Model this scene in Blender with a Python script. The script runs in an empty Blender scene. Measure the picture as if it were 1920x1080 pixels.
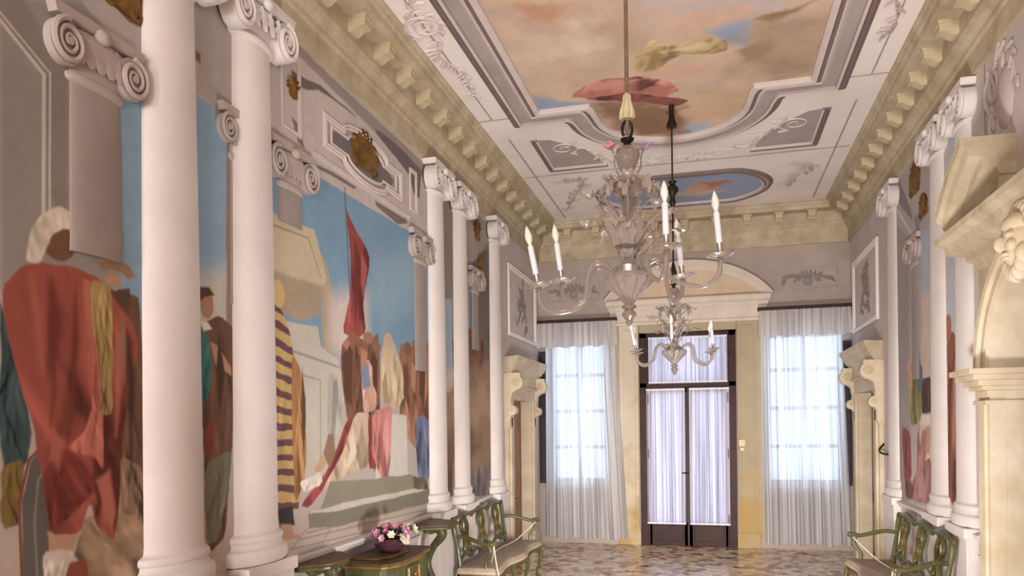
import bpy, bmesh, math, random
import numpy as np
from mathutils import Matrix, Vector

C = bpy.context.scene.collection
PI = math.pi

# ------------------------------------------------------------------ dimensions (metres)
XL, XR, YB, YF = -2.70, 1.96, 11.775, -9.0     # left, right, far and near walls
XM = (XL + XR) / 2                             # room axis
ZC, ZB = 5.07, 4.51                            # ceiling, underside of cornice

# ------------------------------------------------------------------ camera
F_PX, YAW, ROLL, CY = 1398.5, 0.2626, 0.0114, 795.6
cam_d = bpy.data.cameras.new('camera'); cam = bpy.data.objects.new('camera', cam_d); C.objects.link(cam)
cam_d.sensor_width = 36.0; cam_d.lens = 36.0 * F_PX / 1920
cam_d.shift_y = (CY - 540) / 1920
cam_d.clip_start = 0.05
fw = Vector((-math.sin(YAW), math.cos(YAW), 0)); rt = Vector((math.cos(YAW), math.sin(YAW), 0)); up = Vector((0, 0, 1))
rt2 = rt * math.cos(ROLL) - up * math.sin(ROLL); up2 = rt * math.sin(ROLL) + up * math.cos(ROLL)
M = Matrix((rt2, up2, -fw)).transposed().to_4x4(); M.translation = (0, 0, 1.9)
cam.matrix_world = M
sc = bpy.context.scene
sc.camera = cam

# ------------------------------------------------------------------ exposure, world, lamps
vs = sc.view_settings
sc.display_settings.display_device = 'sRGB'
vs.view_transform = 'Standard'; vs.look = 'None'; vs.gamma = 1.0; vs.use_curve_mapping = False
vs.exposure = -0.12
sc.cycles.use_denoising = True
sc.cycles.max_bounces = 10; sc.cycles.transparent_max_bounces = 24
sc.cycles.caustics_reflective = False; sc.cycles.caustics_refractive = False
sc.cycles.sample_clamp_indirect = 6.0

W = bpy.data.worlds.new('daylight'); sc.world = W; W.use_nodes = True
bg = W.node_tree.nodes['Background']; bg.inputs[0].default_value = (0.64, 0.79, 1.0, 1); bg.inputs[1].default_value = 7.5

def area(name, loc, target, sx, sy, power, col, spread=180):
    d = bpy.data.lights.new(name, 'AREA'); d.shape = 'RECTANGLE'; d.size = sx; d.size_y = sy
    d.energy = power; d.color = col; d.spread = math.radians(spread)
    o = bpy.data.objects.new(name, d); C.objects.link(o); o.location = loc
    o.rotation_euler = (Vector(target) - Vector(loc)).to_track_quat('-Z', 'Y').to_euler()
    return o
# added fill lamps at the windowless near wall, and two unseen low lamps
area('near_fill_light_left', (XL + 1.0, YF + .12, 2.2), (XM, 8, 2.8), 1.2, 2.6, 520, (1.0, .97, .95))
area('near_fill_light_right', (XR - 1.0, YF + .12, 2.2), (XM, 8, 2.8), 1.2, 2.6, 520, (1.0, .97, .95))
area('added_uplight', (-.1, 3.9, .5), (-.35, 10.2, 4.9), .5, .5, 125, (1.0, .97, .945), 165)  # added below the frame, lifts ceiling and walls from beneath
area('added_low_fill', (-.2, 4.7, .9), (-.5, 10.6, .15), .4, .4, 60, (1.0, .95, .89), 85)  # added out of view to brighten the curtains and far floor

# ------------------------------------------------------------------ materials
def lin(c):
    r = []
    for v in c[:3]:
        v = v / 255.0
        r.append(v / 12.92 if v <= .04045 else ((v + .055) / 1.055) ** 2.4)
    return (r[0], r[1], r[2], 1.0)
MATS = {}
def mat(name, rgb, rough=.8, var=.10, scale=3.0, bump=.0, metal=0.0, rgb2=None, coat=0.0, spec=.35, bscale=None):
    m = bpy.data.materials.new(name); m.use_nodes = True; nt = m.node_tree; N = nt.nodes; b = N['Principled BSDF']
    tc = N.new('ShaderNodeTexCoord'); nz = N.new('ShaderNodeTexNoise'); nz.inputs['Scale'].default_value = scale
    nz.inputs['Detail'].default_value = 6; nz.inputs['Roughness'].default_value = .62
    nt.links.new(tc.outputs['Object'], nz.inputs['Vector'])
    rp = N.new('ShaderNodeValToRGB'); a = lin(rgb)
    c1 = [max(0, x * (1 - var * 1.6)) for x in a[:3]] + [1]
    c2 = [min(1, x * (1 + var)) for x in a[:3]] + [1]
    if rgb2: c1 = list(lin(rgb2)); c2 = list(a)
    rp.color_ramp.elements[0].position = .32; rp.color_ramp.elements[1].position = .68
    rp.color_ramp.elements[0].color = c1; rp.color_ramp.elements[1].color = c2
    nt.links.new(nz.outputs['Fac'], rp.inputs['Fac']); nt.links.new(rp.outputs['Color'], b.inputs['Base Color'])
    b.inputs['Roughness'].default_value = rough; b.inputs['Metallic'].default_value = metal
    b.inputs['Specular IOR Level'].default_value = spec
    if coat: b.inputs['Coat Weight'].default_value = coat; b.inputs['Coat Roughness'].default_value = .15
    if bump:
        n2 = N.new('ShaderNodeTexNoise'); n2.inputs['Scale'].default_value = bscale or scale * 9; n2.inputs['Detail'].default_value = 4
        nt.links.new(tc.outputs['Object'], n2.inputs['Vector'])
        bp = N.new('ShaderNodeBump'); bp.inputs['Strength'].default_value = bump; bp.inputs['Distance'].default_value = .01
        nt.links.new(n2.outputs['Fac'], bp.inputs['Height']); nt.links.new(bp.outputs['Normal'], b.inputs['Normal'])
    MATS[name] = m; return m

COL = mat('column_plaster', (226, 219, 216), .75, .05, 2.2, .12)
COLD = mat('grey_painted_stone', (158, 147, 142), .85, .07, 2.5, .1)
COLB = mat('dim_capital_stone', (182, 170, 165), .85, .07, 3, .1)
WALL = mat('lilac_plaster', (204, 193, 189), .85, .07, 1.6, .12)
WALLG = mat('grey_plaster_wall', (182, 168, 158), .88, .09, 1.3, .12, rgb2=(160, 145, 136))
STONE = mat('ochre_stone', (203, 190, 165), .8, .08, 4.5, .25, rgb2=(170, 154, 126))
STONEL = mat('cream_stone', (218, 206, 184), .75, .07, 3.5, .15, rgb2=(196, 178, 146))
STONEM = mat('modillion_stone', (200, 186, 156), .8, .08, 3, .2)
CEIL = mat('ceiling_plaster', (246, 238, 234), .85, .05, 1.2, .08)
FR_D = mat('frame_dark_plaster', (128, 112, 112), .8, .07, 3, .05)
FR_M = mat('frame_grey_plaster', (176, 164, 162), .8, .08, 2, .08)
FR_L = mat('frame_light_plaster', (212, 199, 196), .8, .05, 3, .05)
SCROLL = mat('stucco_relief', (222, 211, 206), .8, .05, 6, .05)
SCROLLC = mat('pale_grey_relief', (196, 184, 180), .85, .06, 6)
SCROLLD = mat('grey_stucco_relief', (150, 140, 137), .85, .06, 6)
BRONZE = mat('bronze_ornament', (146, 108, 48), .5, .3, 14, .3, .35, rgb2=(84, 58, 26))
OAK = mat('dark_walnut', (70, 40, 36), .5, .25, 7, .05, rgb2=(46, 27, 25), spec=.2)
OAKR = mat('warm_walnut', (150, 80, 36), .4, .3, 5, .05, rgb2=(86, 42, 20), coat=.3)
SHUT = mat('dark_shutter', (52, 36, 40), .6, .15, 6)
DARK = mat('dark_interior', (40, 28, 24), .7, .2, 3)
GREEN = mat('green_lacquer', (98, 96, 54), .42, .22, 9, .05, rgb2=(62, 66, 40), coat=.15)
GOLD = mat('worn_gilding', (166, 124, 62), .4, .25, 18, .05, .4, rgb2=(112, 78, 38))
TOPB = mat('olive_table_top', (104, 88, 58), .5, .2, 6, 0, rgb2=(70, 54, 38), spec=.3)
CUSH = mat('taupe_upholstery', (176, 158, 142), .95, .06, 18, .15, rgb2=(160, 142, 126))
CUSHE = mat('cream_piping', (206, 188, 156), .9, .06, 20)
CORD = mat('white_cord', (214, 204, 194), .8, .06, 60)
IRON = mat('black_iron', (36, 30, 28), .5, .2, 20, 0, .3)
BRASS = mat('pale_brass', (150, 132, 110), .35, .15, 20, 0, .6)
TASSEL = mat('cream_tassel', (206, 196, 160), .7, .08, 30, .2)
CANDLE = mat('white_candle_sleeve', (236, 240, 248), .45, .02, 20)
BULB = mat('frosted_bulb', (246, 240, 232), .25, .02, 20)
CHROME = mat('chrome_socket', (206, 199, 194), .2, .08, 20, 0, .9)
SWITCH = mat('cream_plastic', (222, 212, 188), .5, .03, 10)
PINK = mat('pink_petals', (206, 112, 158), .7, .15, 30)
WHITEP = mat('white_petals', (238, 230, 220), .7, .05, 30)
MAUVE = mat('mauve_petals', (226, 176, 196), .7, .12, 30)
YELL = mat('yellow_pistil', (222, 196, 90), .7, .1, 30)
LEAF = mat('dark_leaves', (44, 62, 40), .6, .2, 20)
VASE = mat('plum_glass_bowl', (72, 44, 52), .15, .2, 12, 0, coat=.6)
REDG = mat('coral_glass', (232, 120, 110), .25, .2, 60, rgb2=(240, 214, 210))
BLUEG = mat('blue_pink_glass', (210, 90, 140), .25, .2, 70, rgb2=(150, 200, 226))

def glass_mat(name, tint, body, k=.55):
    m = bpy.data.materials.new(name); m.use_nodes = True; nt = m.node_tree; N = nt.nodes
    for n in list(N): N.remove(n)
    out = N.new('ShaderNodeOutputMaterial')
    tr = N.new('ShaderNodeBsdfTransparent'); tr.inputs[0].default_value = lin(tint)
    gl = N.new('ShaderNodeBsdfGlossy'); gl.inputs['Roughness'].default_value = .07; gl.inputs[0].default_value = (.95, .93, .9, 1)
    df = N.new('ShaderNodeBsdfDiffuse'); df.inputs[0].default_value = lin(body)
    lw = N.new('ShaderNodeLayerWeight'); lw.inputs['Blend'].default_value = .38
    tcd = N.new('ShaderNodeTexCoord'); nz = N.new('ShaderNodeTexNoise'); nz.inputs['Scale'].default_value = 40
    nt.links.new(tcd.outputs['Object'], nz.inputs['Vector'])
    bp = N.new('ShaderNodeBump'); bp.inputs['Strength'].default_value = .35; bp.inputs['Distance'].default_value = .01
    nt.links.new(nz.outputs['Fac'], bp.inputs['Height']); nt.links.new(bp.outputs['Normal'], gl.inputs['Normal'])
    m1 = N.new('ShaderNodeMixShader'); m1.inputs[0].default_value = k
    nt.links.new(tr.outputs[0], m1.inputs[1]); nt.links.new(df.outputs[0], m1.inputs[2])
    m2 = N.new('ShaderNodeMixShader')
    nt.links.new(lw.outputs['Facing'], m2.inputs[0]); nt.links.new(m1.outputs[0], m2.inputs[1]); nt.links.new(gl.outputs[0], m2.inputs[2])
    nt.links.new(m2.outputs[0], out.inputs[0]); return m
GLASS = glass_mat('blown_glass', (222, 216, 211), (196, 189, 184), .34)
GLASSW = glass_mat('milky_glass', (214, 206, 198), (168, 158, 150), .38)
GLASSL = glass_mat('crinkled_leaf_glass', (212, 204, 197), (204, 195, 187), .5)
PANE = glass_mat('window_glass', (244, 248, 252), (210, 220, 230), .02)

def curtain_mat(name, rgb, clear, scale, thru, gather, gather_shade):
    m = bpy.data.materials.new(name); m.use_nodes = True; nt = m.node_tree; N = nt.nodes
    for n in list(N): N.remove(n)
    out = N.new('ShaderNodeOutputMaterial')
    tc = N.new('ShaderNodeTexCoord'); vo = N.new('ShaderNodeTexVoronoi'); vo.inputs['Scale'].default_value = scale
    nt.links.new(tc.outputs['Object'], vo.inputs['Vector'])
    rp = N.new('ShaderNodeValToRGB'); rp.color_ramp.elements[0].color = (clear * .55,) * 3 + (1,); rp.color_ramp.elements[1].color = (clear,) * 3 + (1,)
    rp.color_ramp.elements[0].position = .1; rp.color_ramp.elements[1].position = .55
    nt.links.new(vo.outputs['Distance'], rp.inputs['Fac'])
    df = N.new('ShaderNodeBsdfDiffuse')
    tl = N.new('ShaderNodeBsdfTranslucent')
    # vertical colour bands: denser gathers plus fold shading put into the cloth colour
    mp = N.new('ShaderNodeMapping'); mp.inputs['Scale'].default_value = (gather, gather * .3, .35)
    nt.links.new(tc.outputs['Object'], mp.inputs[0])
    nz = N.new('ShaderNodeTexNoise'); nz.inputs['Scale'].default_value = 1.0; nz.inputs['Detail'].default_value = 3
    nt.links.new(mp.outputs[0], nz.inputs['Vector'])
    r2 = N.new('ShaderNodeValToRGB'); r2.color_ramp.elements[0].position = .36; r2.color_ramp.elements[1].position = .60
    r2.color_ramp.elements[0].color = lin([x * gather_shade for x in rgb]); r2.color_ramp.elements[1].color = lin(rgb)
    nt.links.new(nz.outputs['Fac'], r2.inputs['Fac'])
    nt.links.new(r2.outputs['Color'], tl.inputs[0])
    r3 = N.new('ShaderNodeValToRGB'); r3.color_ramp.elements[0].position = .36; r3.color_ramp.elements[1].position = .60
    r3.color_ramp.elements[0].color = lin([x * (.4 + .6 * gather_shade) for x in rgb]); r3.color_ramp.elements[1].color = lin(rgb)
    nt.links.new(nz.outputs['Fac'], r3.inputs['Fac']); nt.links.new(r3.outputs['Color'], df.inputs[0])
    tp = N.new('ShaderNodeBsdfTransparent')
    a = N.new('ShaderNodeMixShader'); a.inputs[0].default_value = thru
    nt.links.new(df.outputs[0], a.inputs[1]); nt.links.new(tl.outputs[0], a.inputs[2])
    b = N.new('ShaderNodeMixShader'); nt.links.new(rp.outputs['Color'], b.inputs[0])
    nt.links.new(a.outputs[0], b.inputs[1]); nt.links.new(tp.outputs[0], b.inputs[2])
    nt.links.new(b.outputs[0], out.inputs[0]); return m
SHEER = curtain_mat('sheer_lace', (246, 245, 247), .07, 34, .48, 16, .80)
SHEERV = curtain_mat('gathered_valance', (240, 236, 234), .05, 34, .45, 22, .78)
VOILE = curtain_mat('door_voile', (232, 224, 236), .02, 30, .26, 55, .60)

def terrazzo():
    m = bpy.data.materials.new('terrazzo'); m.use_nodes = True; nt = m.node_tree; N = nt.nodes; b = N['Principled BSDF']
    tc = N.new('ShaderNodeTexCoord')
    nz = N.new('ShaderNodeTexNoise'); nz.inputs['Scale'].default_value = 12
    nt.links.new(tc.outputs['Object'], nz.inputs['Vector'])
    mx = N.new('ShaderNodeMix'); mx.data_type = 'VECTOR'; mx.inputs[0].default_value = .06
    nt.links.new(tc.outputs['Object'], mx.inputs[4]); nt.links.new(nz.outputs['Color'], mx.inputs[5])
    v = N.new('ShaderNodeTexVoronoi'); v.inputs['Scale'].default_value = 10
    nt.links.new(mx.outputs[1], v.inputs['Vector'])
    sep = N.new('ShaderNodeSeparateColor'); nt.links.new(v.outputs['Color'], sep.inputs[0])
    rp = N.new('ShaderNodeValToRGB'); rp.color_ramp.interpolation = 'CONSTANT'
    cols = [(0, (112, 68, 48)), (.12, (216, 192, 164)), (.34, (190, 134, 96)), (.44, (238, 222, 200)), (.70, (170, 146, 128)), (.78, (230, 202, 168)), (.9, (140, 88, 62))]
    e = rp.color_ramp.elements
    e[0].position, e[0].color = cols[0][0], lin(cols[0][1]); e[1].position, e[1].color = cols[1][0], lin(cols[1][1])
    for p, c in cols[2:]:
        k = e.new(p); k.color = lin(c)
    nt.links.new(sep.outputs[0], rp.inputs['Fac'])
    ve = N.new('ShaderNodeTexVoronoi'); ve.feature = 'DISTANCE_TO_EDGE'; ve.inputs['Scale'].default_value = 10
    nt.links.new(mx.outputs[1], ve.inputs['Vector'])
    r2 = N.new('ShaderNodeValToRGB'); r2.color_ramp.elements[0].position = .03; r2.color_ramp.elements[1].position = .09
    nt.links.new(ve.outputs['Distance'], r2.inputs['Fac'])
    mc = N.new('ShaderNodeMix'); mc.data_type = 'RGBA'; nt.links.new(r2.outputs['Color'], mc.inputs[0])
    mc.inputs[6].default_value = lin((200, 176, 150)); nt.links.new(rp.outputs['Color'], mc.inputs[7])
    nt.links.new(mc.outputs[2], b.inputs['Base Color']); b.inputs['Roughness'].default_value = .22
    b.inputs['Specular IOR Level'].default_value = .6
    return m
TERR = terrazzo()

def paint_mat():
    m = bpy.data.materials.new('painted_plaster'); m.use_nodes = True; nt = m.node_tree; N = nt.nodes; b = N['Principled BSDF']
    at = N.new('ShaderNodeAttribute'); at.attribute_name = 'Col'
    nt.links.new(at.outputs['Color'], b.inputs['Base Color']); b.inputs['Roughness'].default_value = .85
    b.inputs['Specular IOR Level'].default_value = .25
    tc = N.new('ShaderNodeTexCoord'); n2 = N.new('ShaderNodeTexNoise'); n2.inputs['Scale'].default_value = 22
    nt.links.new(tc.outputs['Object'], n2.inputs['Vector'])
    bp = N.new('ShaderNodeBump'); bp.inputs['Strength'].default_value = .12; bp.inputs['Distance'].default_value = .01
    nt.links.new(n2.outputs['Fac'], bp.inputs['Height']); nt.links.new(bp.outputs['Normal'], b.inputs['Normal'])
    return m
PAINT = paint_mat()

def stained_mat(name='stained_plaster', rgb=(212, 200, 178)):
    # cream plaster with yellow damp stains rising from the floor
    m = mat(name, rgb, .88, .06, 2.0, .1)
    nt = m.node_tree; N = nt.nodes; b = N['Principled BSDF']; src = b.inputs['Base Color'].links[0].from_socket
    tc = N.new('ShaderNodeTexCoord'); nz = N.new('ShaderNodeTexNoise'); nz.inputs['Scale'].default_value = 2.6; nz.inputs['Detail'].default_value = 8
    nt.links.new(tc.outputs['Object'], nz.inputs['Vector'])
    sx = N.new('ShaderNodeSeparateXYZ'); nt.links.new(tc.outputs['Object'], sx.inputs[0])
    mr = N.new('ShaderNodeMapRange'); mr.inputs[1].default_value = 2.6; mr.inputs[2].default_value = 0.4; mr.inputs[3].default_value = -.22; mr.inputs[4].default_value = .12
    nt.links.new(sx.outputs['Z'], mr.inputs[0])
    ad = N.new('ShaderNodeMath'); ad.operation = 'ADD'; nt.links.new(nz.outputs['Fac'], ad.inputs[0]); nt.links.new(mr.outputs[0], ad.inputs[1])
    rp = N.new('ShaderNodeValToRGB'); rp.color_ramp.elements[0].position = .40; rp.color_ramp.elements[1].position = .68
    nt.links.new(ad.outputs[0], rp.inputs['Fac'])
    mx = N.new('ShaderNodeMix'); mx.data_type = 'RGBA'; nt.links.new(rp.outputs['Color'], mx.inputs[0])
    nt.links.new(src, mx.inputs[6]); mx.inputs[7].default_value = lin((184, 154, 100))
    nt.links.new(mx.outputs[2], b.inputs['Base Color']); return m
STAIN = stained_mat()
STAIN2 = stained_mat('darker_stained_plaster', (182, 168, 140))  # same yellow stains on a darker plaster base

# ------------------------------------------------------------------ mesh helpers
ORG = {}
class MB:
    """collects vertices and faces, then links them as one mesh object"""
    def __init__(s, T=None): s.v = []; s.f = []; s.m = []; s.T = T
    def add(s, vs, fs, mi=0):
        k = len(s.v)
        s.v += [s.T(p) for p in vs] if s.T else [tuple(p) for p in vs]
        s.f += [tuple(i + k for i in f) for f in fs]; s.m += [mi] * len(fs); return s
    def box(s, x0, x1, y0, y1, z0, z1, mi=0, bev=0):
        vs = [(x, y, z) for z in (z0, z1) for (x, y) in ((x0, y0), (x1, y0), (x1, y1), (x0, y1))]
        return s.add(vs, [(0, 3, 2, 1), (4, 5, 6, 7), (0, 1, 5, 4), (1, 2, 6, 5), (2, 3, 7, 6), (3, 0, 4, 7)], mi)
    def tube(s, pts, r, n=8, mi=0, flat=None, cap=True):
        pts = [Vector(p) for p in pts]; k = len(pts)
        rs = r if isinstance(r, (list, tuple)) else [r] * k
        vs = []; prev = None
        for i, p in enumerate(pts):
            t = (pts[min(i + 1, k - 1)] - pts[max(i - 1, 0)])
            if t.length < 1e-9: t = Vector((0, 0, 1))
            t.normalize()
            if prev is None:
                a = Vector((0, 0, 1)) if abs(t.z) < .9 else Vector((1, 0, 0))
                u = t.cross(a).normalized()
            else:
                u = (prev - t * prev.dot(t))
                u = u.normalized() if u.length > 1e-6 else t.orthogonal().normalized()
            prev = u; w = t.cross(u)
            for j in range(n):
                an = 2 * PI * j / n
                vs.append(tuple(p + (u * math.cos(an) + w * math.sin(an)) * rs[i]))
        fs = [(i * n + j, i * n + (j + 1) % n, (i + 1) * n + (j + 1) % n, (i + 1) * n + j) for i in range(k - 1) for j in range(n)]
        if cap: fs += [tuple(range(n))[::-1], tuple(range((k - 1) * n, k * n))]
        return s.add(vs, fs, mi)
    def lathe(s, prof, c=(0, 0, 0), n=20, sx=1, sy=1, a0=0.0, a1=2 * PI, mi=0, flute=0, fa=0.0, cap=True):
        full = abs(a1 - a0 - 2 * PI) < 1e-6; cols = n if full else n + 1
        vs = []
        for r, z in prof:
            for j in range(cols):
                a = a0 + (a1 - a0) * j / n
                rr = r * (1 + fa * math.cos(flute * a)) if flute else r
                vs.append((c[0] + rr * sx * math.cos(a), c[1] + rr * sy * math.sin(a), c[2] + z))
        fs = []
        for i in range(len(prof) - 1):
            for j in range(n):
                j2 = (j + 1) % cols if full else j + 1
                fs.append((i * cols + j, i * cols + j2, (i + 1) * cols + j2, (i + 1) * cols + j))
        if cap:
            fs += [tuple(range(cols))[::-1], tuple(range((len(prof) - 1) * cols, len(prof) * cols))]
        return s.add(vs, fs, mi)
    def ball(s, c, r, n=12, mi=0, R=None):
        r = r if isinstance(r, (tuple, list)) else (r, r, r); h = max(6, n // 2)
        vs = []
        for i in range(h + 1):
            th = PI * i / h
            for j in range(n):
                a = 2 * PI * j / n
                p = Vector((r[0] * math.sin(th) * math.cos(a), r[1] * math.sin(th) * math.sin(a), r[2] * math.cos(th)))
                if R is not None: p = R @ p
                vs.append((c[0] + p.x, c[1] + p.y, c[2] + p.z))
        fs = [(i * n + j, (i + 1) * n + j, (i + 1) * n + (j + 1) % n, i * n + (j + 1) % n) for i in range(h) for j in range(n)]
        return s.add(vs, fs, mi)
    def prism(s, poly, d0, d1, P, mi=0, back=True):
        """polygon (a,b) pushed between depths d0 and d1; P(a,b,d) -> point"""
        k = len(poly)
        vs = [P(a, b, d0) for a, b in poly] + [P(a, b, d1) for a, b in poly]
        fs = [tuple(range(k, 2 * k))] + ([tuple(range(k))[::-1]] if back else [])
        fs += [(i, (i + 1) % k, k + (i + 1) % k, k + i) for i in range(k)]
        return s.add(vs, fs, mi)
    def sweep(s, path, prof, P, closed=True, mis=None):
        """profile [(offset outwards, height)] carried along a flat path [(a,b)] with mitred corners"""
        k = len(path); n = len(prof); pv = [Vector(p) for p in path]; vs = []
        area_ = sum(pv[i].x * pv[(i + 1) % k].y - pv[(i + 1) % k].x * pv[i].y for i in range(k))
        sg = 1 if (area_ > 0 or not closed) else -1
        for i, p in enumerate(pv):
            if closed: a, b = pv[i - 1], pv[(i + 1) % k]
            else: a, b = (pv[i - 1] if i else None), (pv[i + 1] if i < k - 1 else None)
            d1 = (p - a).normalized() if a is not None else (b - p).normalized()
            d2 = (b - p).normalized() if b is not None else d1
            n1 = Vector((d1.y, -d1.x)) * sg; n2 = Vector((d2.y, -d2.x)) * sg
            m = (n1 + n2); m = m / max(m.length_squared, 1e-6) * 2 if m.length > .5 else n1
            if m.length > 2.2: m = m.normalized() * 2.2
            for o, h in prof:
                q = p + m * o; vs.append(P(q.x, q.y, h))
        e = k if closed else k - 1
        base = len(s.v)
        s.v += [s.T(p) for p in vs] if s.T else vs
        for i in range(e):
            i2 = (i + 1) % k
            for j in range(n - 1):
                s.f.append((base + i * n + j, base + i2 * n + j, base + i2 * n + j + 1, base + i * n + j + 1))
                s.m.append(mis[j] if mis else 0)
        if not closed:
            s.f += [tuple(base + j for j in range(n)), tuple(base + (k - 1) * n + j for j in range(n))[::-1]]; s.m += [0, 0]
        return s
    def build(s, name, mats, parent=None, smooth=False, bevel=0, recalc=True, org=None):
        me = bpy.data.meshes.new(name)
        o0 = org if org is not None else (ORG[parent.name] if parent is not None else (0, 0, 0))
        vs = [(p[0] - o0[0], p[1] - o0[1], p[2] - o0[2]) for p in s.v]
        me.from_pydata(vs, [], s.f)
        mats = mats if isinstance(mats, (list, tuple)) else [mats]
        for m in mats: me.materials.append(m)
        if len(mats) > 1: me.polygons.foreach_set('material_index', s.m)
        if recalc:
            bm = bmesh.new(); bm.from_mesh(me); bmesh.ops.remove_doubles(bm, verts=bm.verts, dist=1e-5)
            bmesh.ops.recalc_face_normals(bm, faces=bm.faces); bm.to_mesh(me); bm.free()
        if smooth:
            me.polygons.foreach_set('use_smooth', [True] * len(me.polygons)); me.set_sharp_from_angle(angle=math.radians(38 if smooth is True else smooth))
        o = bpy.data.objects.new(name, me); C.objects.link(o)
        if parent is not None: o.parent = parent
        else: o.location = o0
        ORG[o.name] = o0
        if bevel:
            b = o.modifiers.new('bevel', 'BEVEL'); b.width = bevel; b.segments = 2; b.limit_method = 'ANGLE'; b.angle_limit = math.radians(40)
        return o

def thing(name, label, cat, loc=(0, 0, 0), group=None):
    o = bpy.data.objects.new(name, None); C.objects.link(o); o.location = loc; o.empty_display_size = .1
    o['label'] = label; o['category'] = cat
    if group: o['group'] = group
    ORG[o.name] = tuple(loc); return o
def tag(o, label, cat, group=None):
    o['label'] = label; o['category'] = cat
    if group: o['group'] = group
    return o
def struct(o): o['kind'] = 'structure'; return o
def arc(cx, cy, rx, ry, a0, a1, n):
    return [(cx + rx * math.cos(math.radians(a0 + (a1 - a0) * i / n)), cy + ry * math.sin(math.radians(a0 + (a1 - a0) * i / n))) for i in range(n + 1)]
def PLw(a, b, d): return (XL + d, a, b)        # left wall: a along the room, b up, d out of the wall
def PRw(a, b, d): return (XR - d, a, b)
def PBw(a, b, d): return (a, YB - d, b)
def PCe(a, b, d): return (a, b, ZC - d)        # ceiling
def spline(pts, n=8):
    """Catmull-Rom through the points"""
    P = [Vector(p) for p in pts]; P = [P[0] * 2 - P[1]] + P + [P[-1] * 2 - P[-2]]; out = []
    for i in range(1, len(P) - 2):
        for k in range(n):
            t = k / n; a, b, c, d = P[i - 1], P[i], P[i + 1], P[i + 2]
            out.append(tuple(.5 * ((2 * b) + (c - a) * t + (2 * a - 5 * b + 4 * c - d) * t * t + (3 * b - a - 3 * c + d) * t ** 3)))
    out.append(tuple(P[-2])); return out

# ================================================================== THE SETTING
struct(MB().box(XL - .9, XR + 1.2, YF - .2, YB + .6, -.12, 0).build('floor', TERR))
struct(MB().box(XL - .3, XR + .3, YF - .2, YB + .3, ZC, ZC + .12).build('ceiling', CEIL))
DL, DR = (9.90, 11.0), (9.90, 11.0)          # side door openings
AY, AA, AB, AS = 4.80, 1.06, .75, 2.25         # arch: centre, half width, rise, springing height
AP = .10                                       # arch surround stands out of the wall by this much
b = MB().box(XL - .2, XL, YF, DL[0], 0, ZC).box(XL - .2, XL, DL[1], YB + .1, 0, ZC).box(XL - .2, XL, DL[0], DL[1], 2.25, ZC)
struct(b.build('wall_left', WALL))
b = MB().box(XR, XR + .2, YF, AY - AA, 0, ZC).box(XR, XR + .2, AY + AA, DR[0], 0, ZC).box(XR, XR + .2, DR[1], YB + .1, 0, ZC)
b.box(XR, XR + .2, DR[0], DR[1], 2.28, ZC)
b.prism([(AY + AA, ZC), (AY - AA, ZC)] + arc(AY, AS, AA, AB, 180, 0, 32), -.2, 0, PRw)
struct(b.build('wall_right', WALL))
WL, WR_, WZ = (-2.52, -1.62), (.80, 1.86), (.96, 3.22)
DB = (-1.09, .35, 3.29)
b = MB()
for x0, x1 in ((XL - .2, WL[0]), (WL[1], DB[0]), (DB[1], WR_[0]), (WR_[1], XR + .2)): b.box(x0, x1, YB, YB + .3, 0, ZC)
for w in (WL, WR_): b.box(w[0], w[1], YB, YB + .3, 0, WZ[0]).box(w[0], w[1], YB, YB + .3, WZ[1], ZC)
b.box(DB[0], DB[1], YB, YB + .3, DB[2], ZC)
struct(b.build('wall_back', WALLG))
struct(MB().box(XL - .2, XR + .2, YF - .2, YF, 0, ZC).build('wall_front', WALL))

# ---- cornice: three runs with mitred far corners, each with its carved brackets
CP = [(0, ZB), (.03, ZB), (.03, 4.68), (.045, 4.70), (.05, 4.735), (.085, 4.77), (.10, 4.80), (.115, 4.80), (.115, 4.95),
      (.315, 4.95), (.32, 5.0), (.335, 5.01), (.345, 5.04), (.37, 5.055), (.37, ZC), (0, ZC)]
def cornice(name, ends, P, stone):
    n = len(CP); vs = [P(u, z, e) for e in (0, 1) for u, z in CP]
    fs = [(i, (i + 1) % n, n + (i + 1) % n, n + i) for i in range(n)] + [tuple(range(n))[::-1], tuple(range(n, 2 * n))]
    return struct(MB().add(vs, fs).build(name, stone))
cl_ = cornice('trim_1', None, lambda u, z, e: (XL + u, (YB - u if e else YF), z), STONE)
cr_ = cornice('trim_2', None, lambda u, z, e: (XR - u, (YB - u if e else YF), z), STONE)
cb_ = cornice('trim_3', None, lambda u, z, e: ((XR - u if e else XL + u), YB - u, z), STONE)
MODP = [(.115, 4.945), (.115, 4.835), (.135, 4.828), (.16, 4.832), (.18, 4.848), (.20, 4.864), (.225, 4.868), (.243, 4.866), (.25, 4.876), (.252, 4.945)]
def mod_mesh(P): # S-shaped bracket with a small cap slab
    b = MB(); w = .052
    b.prism(MODP, -w, w, P)
    b.prism([(.115, 4.925), (.262, 4.925), (.262, 4.95), (.115, 4.95)], -w - .012, w + .012, P)
    return b
def brackets(par, P, spots):
    first = None
    for s_ in spots:
        if first is None: first = mod_mesh(P).build('bracket', STONEM, par, org=(0, 0, 0)); o = first
        else: o = first.copy(); C.objects.link(o)
        o.parent = par; o.location = s_
brackets(cl_, lambda a, b_, d: (XL + a, d, b_), [(0, 4.22 + .44 * i, 0) for i in range(17)])
brackets(cr_, lambda a, b_, d: (XR - a, d, b_), [(0, 5.98 + .44 * i, 0) for i in range(13)])
brackets(cb_, lambda a, b_, d: (d, YB - a, b_), [(-2.17 + .449 * i, 0, 0) for i in range(9)])

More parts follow.
